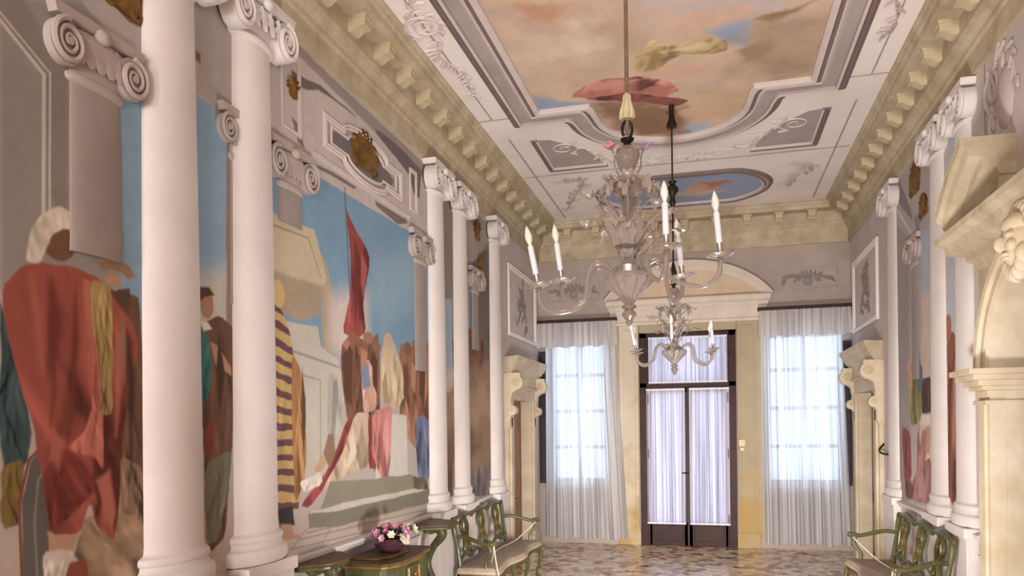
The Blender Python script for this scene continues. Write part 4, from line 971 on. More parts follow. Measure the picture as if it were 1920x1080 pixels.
b.prism([(AY + W2, top), (AY - W2, top), (AY - W2, AS)] + arc(AY, AS, AA + .2, AB + .2, 180, 0, 40) + [(AY + W2, AS)], 0, AP - .02, PRw)
b.build('spandrel', STONE, t)
HC = AA + MO + .13
CPR = [(0, 2.97), (AP, 2.97), (AP + .02, 3.02), (AP + .06, 3.04), (AP + .07, 3.08), (AP + .17, 3.10), (AP + .19, 3.16), (AP + .24, 3.19), (AP + .25, 3.23), (0, 3.23)]
def run(b, P, prof, y0, y1, ret=0.0):
    """moulding along a wall, its ends stepping in with the profile"""
    n = len(prof); m = max(u for u, z in prof)
    vs = [P(y0 + (m - u) * ret, z, u) for u, z in prof] + [P(y1 - (m - u) * ret, z, u) for u, z in prof]
    fs = [(i, (i + 1) % n, n + (i + 1) % n, n + i) for i in range(n)] + [tuple(range(n))[::-1], tuple(range(n, 2 * n))]
    b.add(vs, fs)
b = MB(); run(b, PRw, CPR, AY - HC, AY + HC, .55); b.build('cornice', STONE, t)
RK = [(0, -.02), (.10, -.02), (.12, .03), (.20, .05), (.21, .10), (.28, .12), (.30, .17), (.33, .19), (.34, .24), (0, .24)]
for sg in (1, -1):
    n = len(RK); vs = []
    rp = [(HC, 3.18), (HC - .16, 3.31), (HC - .34, 3.44), (HC - .58, 3.55)]
    for dy, z in rp: vs += [PRw(AY + sg * dy, z + h, u) for u, h in RK]
    fs = [(k * n + i, k * n + (i + 1) % n, (k + 1) * n + (i + 1) % n, (k + 1) * n + i) for k in range(len(rp) - 1) for i in range(n)]
    fs += [tuple(range(n))[::-1], tuple(range((len(rp) - 1) * n, len(rp) * n))]
    b = MB(); b.add(vs, fs)
    o = b.build('pediment_half', STONE, t)
    b = MB()
    for i in range(4): b.box(XR - .19, XR - .10, AY + sg * (HC - .60) - .02, AY + sg * (HC - .60) + .02 + .0 * i, 3.40 - .0 * i, 3.52) if i == 0 else None
    b = MB()
    b.prism([(AY + sg * (HC - .12), 3.23), (AY + sg * (HC - .56), 3.23), (AY + sg * (HC - .56), 3.55)], 0, .10, PRw); b.build('tympanum', STONE, o)
# keystone with a carved mask
b = MB(); b.prism([(AY - .11, AS + AB - .03), (AY + .11, AS + AB - .03), (AY + .15, 2.98), (AY - .15, 2.98)], 0, AP + .12, PRw)
ks = b.build('keystone', STONE, t)
b = MB(); kc = (AP + .16); kz = 2.90
def K(y, z, d, ry, rz, rd): b.ball(PRw(AY + y, kz + z, kc + d), (rd, ry, rz), 14)
K(0, 0, 0, .13, .17, .11); K(0, .09, .02, .125, .075, .09); K(0, -.015, .115, .024, .045, .035); K(.052, .03, .085, .036, .018, .025); K(-.052, .03, .085, .036, .018, .025)
K(.06, -.03, .075, .04, .038, .035); K(-.06, -.03, .075, .04, .038, .035); K(0, -.075, .09, .05, .016, .028); K(0, -.095, .085, .04, .014, .025)
for i in range(9):
    a = PI * (.05 + .9 * i / 8); K(.145 * math.cos(a), .07 + .12 * math.sin(a), -.01, .05, .05, .06)
for i in range(7):
    a = PI * (1.08 + .84 * i / 6); K(.11 * math.cos(a), -.05 + .13 * math.sin(a), .03, .036, .06, .05)
K(.13, 0, 0, .025, .045, .03); K(-.13, 0, 0, .025, .045, .03)
b.build('mask', STONEL, ks, smooth=60)
# the dark wooden door standing in the arch
b = MB(); b.box(XR + .16, XR + .20, AY - AA - .05, AY + AA + .05, 0, AS + AB + .1)
d3 = struct(b.build('door_3', DARK))
b = MB()
for s_ in (-1, 1):
    for z0, z1 in ((.2, 1.1), (1.25, 2.2)): b.box(XR + .135, XR + .16, AY + (s_ * .54) - .38, AY + (s_ * .54) + .38, z0, z1)
b.build('door_panel', OAK, d3, bevel=.01)

# ================================================================== STONE DOORWAYS (both far side walls)
def doorway(P, y0, y1, zt, label, stone):
    t = thing('stone_doorway', label, 'doorway', P((y0 + y1) / 2, 0, 0), 'stone doorways at the far ends of the side walls')
    J = .22; PJ = .08
    for a0, a1 in ((y0 - J, y0 + .012), (y1 - .012, y1 + J)):
        b = MB(); b.prism([(a0, 0), (a1, 0), (a1, zt), (a0, zt)], -.115, PJ - .03, P)
        b.prism([(a0 + .05, 0), (a1 - .05, 0), (a1 - .05, zt), (a0 + .05, zt)], 0, PJ, P)
        b.prism([(a0 - .015, 0), (a1 + .015, 0), (a1 + .015, .22), (a0 - .015, .22)], 0, PJ + .015, P)
        b.build('jamb', stone, t, bevel=.006)
    b = MB(); b.prism([(y0 - J, zt - .012), (y1 + J, zt - .012), (y1 + J, zt + .16), (y0 - J, zt + .16)], -.115, PJ, P)
    b.prism([(y0 - J - .0, zt + .16), (y1 + J, zt + .16), (y1 + J, zt + .34), (y0 - J, zt + .34)], 0, PJ + .02, P)
    b.prism([(y0 - J, zt + .15), (y1 + J, zt + .15), (y1 + J, zt + .18), (y0 - J, zt + .18)], 0, PJ + .045, P)
    b.build('lintel', stone, t, bevel=.005)
    z0 = zt + .34
    pr = [(0, z0), (PJ + .02, z0), (PJ + .05, z0 + .04), (PJ + .07, z0 + .05), (PJ + .08, z0 + .08), (PJ + .11, z0 + .10), (PJ + .115, z0 + .14), (PJ + .14, z0 + .17), (PJ + .145, z0 + .21), (PJ + .15, z0 + .225), (0, z0 + .225)]
    b = MB(); run(b, P, pr, y0 - J - .13, y1 + J + .13, .6); b.build('cornice', stone, t)
    # scrolled brackets: a big upper curl, a waist and a small lower curl
    for ya in (y0 - J - .03, y1 + J - .11):
        prof = [(.0, z0), (PJ + .13, z0), (PJ + .15, z0 - .03)] + arc(PJ + .09, z0 - .13, .085, .10, 60, -95, 12) + [(PJ + .03, z0 - .27), (PJ + .01, z0 - .38)] + \
               arc(PJ + .03, z0 - .50, .055, .065, 100, -100, 10) + [(PJ + .0, z0 - .60), (PJ - .0, z0 - .72), (PJ - .03, z0 - .78), (0, z0 - .78)]
        b = MB(); n = len(prof); vs = [P(ya, z, u) for u, z in prof] + [P(ya + .14, z, u) for u, z in prof]
        b.add(vs, [(i, (i + 1) % n, n + (i + 1) % n, n + i) for i in range(n)] + [tuple(range(n))[::-1], tuple(range(n, 2 * n))])
        for yy in (ya - .008, ya + .148):
            for cu, cz, rr in ((PJ + .085, z0 - .13, .06), (PJ + .03, z0 - .50, .035)):
                pts = [P(yy, cz + rr * (1 - .8 * i / 24) * math.sin(i * .45), cu + rr * (1 - .8 * i / 24) * math.cos(i * .45)) for i in range(25)]
                b.tube(pts, .009, 5)
        b.build('scroll_bracket', stone, t, smooth=30)
    return t
doorway(PLw, DL[0], DL[1], 2.25, 'cream stone doorway with moulded cornice at the far left', STONEL)
doorway(PRw, DR[0], DR[1], 2.28, 'cream stone doorway with moulded cornice at the far right', STONEL)
d = struct(MB().box(XL - .17, XL - .12, DL[0] - .02, DL[1] + .02, 0, 2.26).build('door_2', OAKR))
b = MB()
for z0, z1 in ((.15, .8), (.95, 2.1)): b.box(XL - .12, XL - .10, DL[0] + .12, DL[1] - .12, z0, z1)
b.build('door_panel', OAKR, d, bevel=.008)
d = struct(MB().box(XR + .12, XR + .17, DR[0] - .02, DR[1] + .02, 0, 2.29).build('door_4', OAK))
b = MB()
for z0, z1 in ((.15, .8), (.95, 2.1)): b.box(XR + .10, XR + .12, DR[0] + .12, DR[1] - .12, z0, z1)
b.build('door_panel', OAKR, d, bevel=.008)
tag(MB().tube(spline([(XR - .0, 9.66, 1.62), (XR - .06, 9.62, 1.56), (XR - .07, 9.5, 1.52), (XR - .01, 9.36, 1.50)], 6), .012, 6).build('wall_hook', IRON, None, smooth=True),
    'thin dark curved iron bar on the wall beside the right stone doorway', 'hook')

# ================================================================== FAR WALL
def window(name, x0, x1):
    z0, z1 = WZ; y = YB + .20
    b = MB(); f = .055
    b.box(x0, x0 + f, y, y + .05, z0, z1).box(x1 - f, x1, y, y + .05, z0, z1).box(x0, x1, y, y + .05, z0, z0 + f).box(x0, x1, y, y + .05, z1 - f, z1)
    xm = (x0 + x1) / 2; b.box(xm - .035, xm + .035, y, y + .05, z0, z1)
    for zz in (1.52, 2.10, 2.68): b.box(x0, x1, y + .005, y + .045, zz - .028, zz + .028)
    w = struct(b.build(name, mat(name + '_paint', (176, 170, 172), .6, .05, 8)))
    MB().box(x0 + .01, x1 - .01, y + .02, y + .026, z0 + .01, z1 - .01).build('pane', PANE, w)
    return w
window('window_1', *WL); window('window_2', *WR_)
def shutter(x0, x1, label):
    t = thing('shutter', label, 'shutter', ((x0 + x1) / 2, YB, .95), 'dark folded shutters')
    MB().box(x0, x1, YB - .07, YB - .012, .95, 3.06).build('panel', SHUT, t, bevel=.006)
    b = MB()
    for z0, z1 in ((1.02, 1.6), (1.68, 2.3), (2.38, 2.98)): b.box(x0 + .02, x1 - .02, YB - .08, YB - .07, z0, z1)
    b.build('raised_panel', SHUT, t, bevel=.004)
shutter(XL + .015, XL + .155, 'dark folded shutter at the left edge of the left window')
shutter(XR - .155, XR - .015, 'dark folded shutter at the right edge of the right window')

def drape(name, x0, x1, xb0, xb1, z0, z1, y, amp, k, m, label, cat, group, seed, hem=0.0):
    r = random.Random(seed); nx, nz = 220, 26; vs = []
    ph = [r.uniform(0, 6.28) for _ in range(6)]
    for j in range(nz + 1):
        t = j / nz; z = z1 + (z0 - z1) * t
        for i in range(nx + 1):
            s_ = i / nx; x = (x0 + (xb0 - x0) * t) + ((x1 + (xb1 - x1) * t) - (x0 + (xb0 - x0) * t)) * s_
            a = s_ * k * 2 * PI
            f = math.sin(a + ph[0] + .5 * math.sin(a * .31 + ph[1]) + .25 * t * math.sin(a * .17 + ph[2])) + .45 * math.sin(a * 1.83 + ph[3]) * (1 - .5 * t) + .5 * math.sin(a * .43 + ph[4] + t)
            zz = z + hem * (math.sin(s_ * k * 2.1 + ph[5]) * t)
            vs.append((x, y + amp * (.45 + .55 * t) * f, zz))
    fs = [(j * (nx + 1) + i, j * (nx + 1) + i + 1, (j + 1) * (nx + 1) + i + 1, (j + 1) * (nx + 1) + i) for j in range(nz) for i in range(nx)]
    b = MB(); b.add(vs, fs)
    return tag(b.build(name, m, None, smooth=80), label, cat, group)
GC = 'sheer curtains'
drape('sheer_curtain', -2.56, -1.46, -2.58, -1.28, .09, 3.36, YB - .14, .055, 10, SHEER, 'long white sheer curtain over the left window', 'curtain', GC, 3, .02)
drape('sheer_curtain', .70, 1.82, .72, 1.93, .09, 3.40, YB - .14, .05, 10, SHEER, 'long white sheer curtain over the right window', 'curtain', GC, 8, .02)
def valance(x0, x1, z1, seed, label):
    t = thing('valance', label, 'valance', ((x0 + x1) / 2, YB - .2, z1), 'gathered valances')
    r = MB(); r.box(x0 - .02, x1 + .02, YB - .27, YB - .16, z1 - .01, z1 + .035); r.build('rail', OAK, t)
    d = drape('gathered_cloth', x0, x1, x0 - .01, x1 + .03, z1 - .40, z1 - .012, YB - .24, .02, 16, SHEERV, '', '', None, seed, .012)
    for k in ('label', 'category'): del d[k]
    me = d.data
    for v in me.vertices: v.co.x -= t.location.x; v.co.y -= t.location.y; v.co.z -= t.location.z
    d.parent = t
valance(XL + .03, -1.43, 3.50, 21, 'white gathered valance above the left window')
valance(.68, XR - .03, 3.54, 22, 'white gathered valance above the right window')

# ---- tall wooden double door with transom
b = MB(); x0, x1, zt = DB; y0, y1 = YB - .03, YB + .14
b.box(x0, x0 + .11, y0, y1, 0, zt).box(x1 - .11, x1, y0, y1, 0, zt).box(x0, x1, y0, y1, zt - .08, zt).box(x0, x1, y0, y1, 2.44, 2.52)
b.box(x0 + .10, x0 + .14, y0 + .01, y1, 0, zt).box(x1 - .14, x1 - .10, y0 + .01, y1, 0, zt)
dr = struct(b.build('door_1', OAK, bevel=.006))
b = MB(); b.box(x0 + .12, x1 - .12, YB + .08, YB + .086, .36, zt - .06); b.build('pane', PANE, dr)
xm = (x0 + x1) / 2
for s_ in (-1, 1):
    xa, xb = (x0 + .112, xm - .004) if s_ < 0 else (xm + .004, x1 - .112)
    b = MB(); b.box(xa, xa + .06, YB, YB + .07, 0, 2.45).box(xb - .06, xb, YB, YB + .07, 0, 2.45).box(xa, xb, YB, YB + .07, 0, .36).box(xa, xb, YB, YB + .07, 2.36, 2.45)
    lf = b.build('door_leaf', OAK, dr, bevel=.004)
    b = MB(); b.box(xa + .08, xb - .08, YB - .012, YB, .07, .31); b.build('bottom_panel', OAK, lf, bevel=.008)
b = MB(); b.box(xm - .012, xm + .012, YB - .006, YB + .03, .0, 2.45); b.tube([(xm - .01, YB - .01, 1.12), (xm - .01, YB - .06, 1.12)], .012, 8); b.tube([(xm + .01, YB - .06, 1.12), (xm - .09, YB - .06, 1.125)], .010, 8)
b.box(xm - .03, xm + .01, YB - .014, YB, 1.0, 1.2); b.build('door_handle', IRON, dr)
b = MB()
for zz in (.35, 1.35, 2.2):
    b.tube([(x1 - .125, YB - .045, zz), (x1 - .125, YB - .045, zz + .14)], .012, 8); b.tube([(x0 + .125, YB - .045, zz), (x0 + .125, YB - .045, zz + .14)], .012, 8)
b.build('hinge', CHROME, dr)
def voile(x0, x1, z0, z1, label, seed):
    o = drape('door_curtain', x0, x1, x0, x1, z0, z1, YB - .045, .013, (x1 - x0) * 30, VOILE, label, 'curtain', 'pleated door curtains', seed)
    b = MB(); b.box(x0, x1, YB - .062, YB - .05, z1 - .035, z1 - .012); b.build('curtain_rod', CANDLE, o, org=(0, 0, 0))
    b = MB(); b.box(x0, x1, YB - .062, YB - .05, z0 + .01, z0 + .03); b.build('curtain_rod', CANDLE, o, org=(0, 0, 0))
voile(-.99, -.405, .33, 2.43, 'pale pleated curtain on the left leaf of the tall door', 31)
voile(-.345, .245, .33, 2.43, 'pale pleated curtain on the right leaf of the tall door', 32)
voile(-.95, .225, 2.50, 3.225, 'wide short pleated curtain on the transom over the door', 33)

# ---- stone framing round the door, entablature and curved pediment
PX = XM
for sx, nm, mt in ((-1, 'trim_13', STAIN), (1, 'trim_17', STAIN2)):
    b = MB(); xa = PX + sx * .74; xb = PX + sx * 1.03
    b.box(min(xa, xb), max(xa, xb), YB - .03, YB, 0, 3.42); b.box(min(xa, xb) + .05, max(xa, xb) - .05, YB - .045, YB - .03, .25, 3.35)
    b.box(min(xa, xb) - .02, max(xa, xb) + .02, YB - .05, YB, 0, .22)
    struct(b.build(nm, mt, bevel=.005))
b = MB(); b.box(DB[0], DB[1], YB - .025, YB, DB[2], 3.42); struct(b.build('trim_18', STAIN2))
b = MB(); b.box(WL[1], PX - 1.03, YB - .012, YB - .0, .13, 3.42).box(PX + 1.03, WR_[0], YB - .012, YB, .13, 3.42); struct(b.build('trim_14', STAIN2))
t = thing('door_pediment', 'pale stone entablature and curved pediment above the tall door', 'pediment', (PX, YB, 3.42))
PEDM = mat('pale_pediment_plaster', (218, 206, 192), .8, .07, 3, .1)
EP = [(0, 3.42), (.04, 3.42), (.05, 3.46), (.03, 3.48), (.03, 3.64), (.05, 3.66), (.07, 3.70), (.11, 3.73), (.12, 3.78), (.14, 3.80), (0, 3.80)]
b = MB(); run(b, PBw, EP, PX - 1.24, PX + 1.24, .6); b.build('entablature', PEDM, t)
pp = arc(PX, 3.80 - .62, 1.24, 1.19, 30, 150, 40)
pp = [(PX + 1.24 * math.cos(math.radians(a)) / math.cos(math.radians(30)), 3.80 + .54 * (math.sin(math.radians(a)) - .5) / .5) for a in [30 + 120 * i / 40 for i in range(41)]]
b = MB(); b.sweep(pp, [(-.10, 0), (-.10, .03), (-.07, .05), (-.05, .04), (-.02, .07), (.0, .10), (.03, .12), (.04, 0)], PBw, closed=False); b.build('curved_cornice', PEDM, t, smooth=25)
b = MB(); b.prism([(x, z) for x, z in pp], 0, .012, PBw); b.build('tympanum', mat('buff_plaster', (212, 190, 164), .85, .08, 3), t)
b = MB(); panel_frame(b, PBw, .95, 1.80, 3.86, 4.16, .03, .012); panel_frame(b, PBw, -2.55, -1.70, 3.86, 4.16, .03, .012); struct(b.build('trim_15', FR_M))
for xc, w_ in ((1.38, 'right'), (-2.12, 'left')):
    b = MB()
    for i in range(9):
        a = PI * (.02 + .96 * i / 8); leaf(b, PBw, (xc + .10 * math.cos(a), 3.985 + .05 * math.sin(a)), a, .10, .025)
    for s_ in (-1, 1): garland(b, PBw, [(xc + s_ * .10, 3.98), (xc + s_ * .22, 4.03), (xc + s_ * .36, 4.0)], 8, .09, .022)
    b.ball(PBw(xc, 3.97, .01), (.07, .03, .07), 12); b.tube([PBw(xc - .05, 3.93, .03), PBw(xc, 3.905, .04), PBw(xc + .05, 3.93, .03)], .012, 6)
    orn('leaf_festoon', b, SCROLLD, 'grey leaf festoon relief above the %s window' % w_, group='leaf festoons')
t = thing('light_switch', 'small cream light switch on the wall right of the door', 'switch', (.425, YB - .06, 1.52))
MB().box(.38, .47, YB - .062, YB - .044, 1.53, 1.63).build('plate', SWITCH, t, bevel=.004)
MB().box(.405, .445, YB - .068, YB - .062, 1.555, 1.605).build('rocker', SWITCH, t, bevel=.003)
MB().box(.40, .455, YB - .060, YB - .044, 1.46, 1.51).build('lower_socket', SWITCH, t, bevel=.004)

# ================================================================== GLASS CHANDELIERS
def leaf3(b, c, ang, r0, z0, l, rise, curl, w, frill=.22, n=20, mi=0):
    """ruffled glass leaf growing outwards from the stem and curling over"""
    ca, sa = math.cos(ang), math.sin(ang); vs = []; ph = (ang * 7.7) % 6.28
    for i in range(n + 1):
        t = i / n; r = r0 + l * (t - .25 * t ** 3); z = z0 + rise * math.sin(t * 1.9) - curl * t ** 3
        ww = w * (math.sin(PI * min(1, .06 + t * .9)) ** .6) * (1 + frill * math.sin(t * 26 + ph) + frill * .5 * math.sin(t * 47))
        for s_ in (-1, -.66, -.33, 0, .33, .66, 1):
            cr = w * .30 * s_ * s_ * math.sin(t * 34 + s_ * 4 + ph) + w * .22 * abs(s_)
            vs.append((c[0] + ca * (r + cr * .5) - sa * ww * s_, c[1] + sa * (r + cr * .5) + ca * ww * s_, z + cr))
    fs = [(i * 7 + j, i * 7 + j + 1, i * 7 + 8 + j, i * 7 + 7 + j) for i in range(n) for j in range(6)]
    b.add(vs, fs, mi)
def blossom(b, c, r, n=6, tilt=.6, mi=0):
    for k in range(n):
        a = 2 * PI * k / n; ca, sa = math.cos(a), math.sin(a); vs = []
        for i in range(5):
            t = i / 4; rr = r * t; z = tilt * r * (t ** 1.5); ww = r * .42 * math.sin(PI * min(1, .1 + .85 * t))
            for s_ in (-1, 0, 1): vs.append((c[0] + ca * rr - sa * ww * s_, c[1] + sa * rr + ca * ww * s_, c[2] + z + abs(s_) * r * .12))
        b.add(vs, [(i * 3 + j, i * 3 + j + 1, i * 3 + 4 + j, i * 3 + 3 + j) for i in range(4) for j in range(2)], mi)
    b.ball((c[0], c[1], c[2] + r * .12), r * .2, 8, mi)

def chandelier(x, y, label, rodlab, arms, dark, seed):
    rnd = random.Random(seed)
    t = thing('chandelier', label, 'chandelier', (x, y, 2.37), 'glass chandeliers')
    L_ = lambda lx, ly, z: (x + rt.x * lx + fw.x * ly, y + rt.y * lx + fw.y * ly, z)
    c = (x, y)
    # hanging gear
    b = MB(); b.tube([(x, y, 3.30), (x, y, ZC)], .008 if dark else .010, 8); b.build('rod', IRON if dark else BRASS, t, smooth=True)
    if dark:
        b = MB(); b.lathe([(.008, 5.06), (.030, 5.05), (.022, 5.0), (.030, 4.93), (.052, 4.86), (.05, 4.84), (.008, 4.83)], (x, y, 0), 14); b.build('ceiling_cap', IRON, t, smooth=True)
        b = MB(); b.lathe([(.008, 4.32), (.045, 4.30), (.022, 4.27), (.055, 4.24), (.058, 4.20), (.03, 4.17), (.022, 4.13), (.034, 4.09), (.008, 4.03)], (x, y, 0), 14); b.build('rod_vase', IRON, t, smooth=True)
        b = MB(); b.lathe([(.008, 3.50), (.016, 3.47), (.036, 3.38), (.034, 3.365), (.008, 3.36)], (x, y, 0), 14); b.build('rod_cone', IRON, t, smooth=True)
    else:
        b = MB(); b.lathe([(.010, 3.50), (.018, 3.49), (.020, 3.46), (.034, 3.41), (.036, 3.385), (.030, 3.375), (.010, 3.37)], (x, y, 0), 20, flute=10, fa=.10); b.build('tassel', TASSEL, t, smooth=True)
    b = MB(); b.tube([L_(.024 * math.cos(a), 0, 3.325 + .042 * math.sin(a)) for a in [2 * PI * i / 16 - PI / 2 for i in range(15)]], .0075, 8)
    b.lathe([(.004, 3.285), (.034, 3.28), (.030, 3.27), (.012, 3.255), (.02, 3.25), (.02, 3.24)], (x, y, 0), 14); b.build('hook', IRON, t, smooth=True)
    # glass body
    b = MB(); b.lathe([(.018, 3.245), (.040, 3.24), (.055, 3.225), (.058, 3.20), (.050, 3.165), (.036, 3.13), (.024, 3.115)], (x, y, 0), 24, flute=12, fa=.03); b.build('crown_vase', GLASSW, t, smooth=True)
    b = MB(); b.lathe([(.022, 3.115), (.036, 3.10), (.038, 3.075), (.026, 3.045), (.018, 3.03), (.030, 3.02), (.034, 3.0), (.022, 2.97), (.026, 2.90), (.038, 2.83), (.046, 2.79), (.03, 2.775), (.058, 2.765), (.075, 2.755), (.05, 2.74), (.024, 2.73), (.030, 2.70), (.044, 2.665), (.03, 2.65)], (x, y, 0), 22, flute=8, fa=.05); b.build('baluster_stem', GLASSW, t, smooth=True)
    b = MB(); b.lathe([(.016, 2.475), (.028, 2.485), (.045, 2.51), (.085, 2.55), (.115, 2.585), (.120, 2.605), (.112, 2.62), (.095, 2.625), (.06, 2.61)], (x, y, 0), 48, flute=16, fa=.045); b.build('fluted_bowl', GLASS, t, smooth=True)
    b = MB(); b.lathe([(.05, 2.625), (.062, 2.628), (.064, 2.66), (.05, 2.664)], (x, y, 0), 24); b.build('silvered_collar', CHROME, t, smooth=True)
    b = MB(); b.lathe([(.014, 2.478), (.036, 2.47), (.034, 2.455), (.020, 2.45), (.034, 2.435), (.036, 2.42), (.022, 2.405), (.016, 2.40), (.020, 2.39), (.012, 2.378), (.004, 2.37)], (x, y, 0), 20); b.build('finial', GLASSW, t, smooth=True)
    # foliage in two tiers
    for k in range(11):
        a = 2 * PI * k / 11 + .25 + rnd.uniform(-.12, .12); q = rnd.uniform(.75, 1.2)
        b = MB(); leaf3(b, c, a, .02, 2.98, .19 * q, .10 * q, .11 * q, .036); b.build('upper_leaf', GLASSL, t, smooth=60)
    for k in range(10):
        a = 2 * PI * k / 10 + .5 + rnd.uniform(-.15, .15); h = rnd.uniform(-.02, .08); q = rnd.uniform(.6, 1.1)
        b = MB(); leaf3(b, c, a, .03, 2.70, .18 * q, .18 + h, .07 * q, .036); b.build('lower_leaf', GLASSL, t, smooth=60)
    for k in range(5):
        a = 2 * PI * k / 5 + rnd.uniform(-.2, .2)
        b = MB(); leaf3(b, c, a, .02, 2.64, .07, .22, .02, .026, .08); b.build('stem_leaf', GLASS, t, smooth=60)
    for k in range(9):
        a = 2 * PI * k / 9 + rnd.uniform(-.2, .2); r = rnd.uniform(.19, .27); z = rnd.uniform(2.78, 3.04)
        e = (x + r * math.cos(a), y + r * math.sin(a), z)
        b = MB(); b.tube(spline([(x + .03 * math.cos(a), y + .03 * math.sin(a), z - .12), (x + r * .5 * math.cos(a), y + r * .5 * math.sin(a), z - .02), (x + r * .85 * math.cos(a), y + r * .85 * math.sin(a), z + .03), e], 5), .0045, 6)
        blossom(b, e, rnd.uniform(.032, .05), 6, .7); b.build('glass_flower', GLASSL if k % 3 else GLASSW, t, smooth=60)
    for s_, m in ((-1, REDG), (1, BLUEG)):
        b = MB(); b.tube(spline([L_(s_ * .035, 0, 3.09), L_(s_ * .062, -.01, 3.14), L_(s_ * .066, -.01, 3.20), L_(s_ * .085, -.02, 3.235)], 6), .0045, 6); o = b.build('flower_stem', GLASSW, t, smooth=True)
        b = MB()
        for q in range(5): blossom(b, L_(s_ * .088 + rnd.uniform(-.014, .014), -.02 + rnd.uniform(-.012, .012), 3.235 + rnd.uniform(-.016, .022)), .024, 5, .5)
        b.build('coloured_blossom', m, o, smooth=60)
    # arms with drip pans, candle sleeves and bulbs
    for lx, ly, zb, tx, ty in arms:
        r = math.hypot(lx, ly); ux, uy = lx / r, ly / r
        A = lambda d, z: L_(ux * d, uy * d, z)
        pts = spline([A(.06, 2.615), A(.11, 2.665), A(.165, 2.675), A(.20, 2.62), A(.225, zb - .08), A(r * .80, zb - .125), A(r * .97, zb - .085), A(r, zb - .005)], 7)
        n = len(pts); b = MB(); b.tube(pts, [.0128 - .002 * i / n for i in range(n)], 10)
        arm = b.build('arm', GLASS, t, smooth=True)
        bx = A(r, zb); ax = Vector((rt.x * tx + fw.x * ty, rt.y * tx + fw.y * ty, 1)).normalized()
        Q = ax.to_track_quat('Z', 'Y').to_matrix()
        def TT(p, Q=Q, bx=bx): v = Q @ Vector(p); return (bx[0] + v.x, bx[1] + v.y, bx[2] + v.z)
        b = MB(TT); b.lathe([(.012, -.028), (.02, -.02), (.012, -.008), (.03, -.004), (.064, .008), (.068, .014), (.060, .012), (.02, .006), (.02, .012)], (0, 0, 0), 28, flute=14, fa=.03); b.build('drip_pan', GLASS, arm, smooth=True)
        b = MB(TT); b.lathe([(.014, .008), (.015, .02), (.012, .03), (.014, .05), (.015, .062)], (0, 0, 0), 14); b.build('socket', CHROME, arm, smooth=True)
        b = MB(TT); b.lathe([(.0145, .06), (.0145, .198), (.012, .202), (.007, .204)], (0, 0, 0), 16); b.build('candle_sleeve', CANDLE, arm, smooth=True)
        b = MB(TT); b.lathe([(.007, .204), (.0095, .212), (.0175, .235), (.018, .25), (.012, .275), (.005, .292), (.001, .30)], (0, 0, 0), 16); b.build('bulb', BULB, arm, smooth=True)
    return t
chandelier(-.385, 3.65, 'large clear glass chandelier with white candle bulbs in the foreground', '', [(.11, -.36, 2.66, -.03, 0), (.38, -.24, 2.65, -.09, 0), (.285, .10, 2.62, -.10, 0), (-.31, .20, 2.625, -.13, 0), (-.44, -.03, 2.56, -.19, 0)], False, 5)
chandelier(-.36, 7.60, 'smaller looking far glass chandelier hanging on a black iron rod', '', [(-.10, -.36, 2.63, -.02, 0), (.34, -.20, 2.60, -.10, 0), (.40, .12, 2.60, -.06, 0), (-.34, .18, 2.60, -.10, 0), (-.40, -.12, 2.60, -.20, 0)], True, 9)

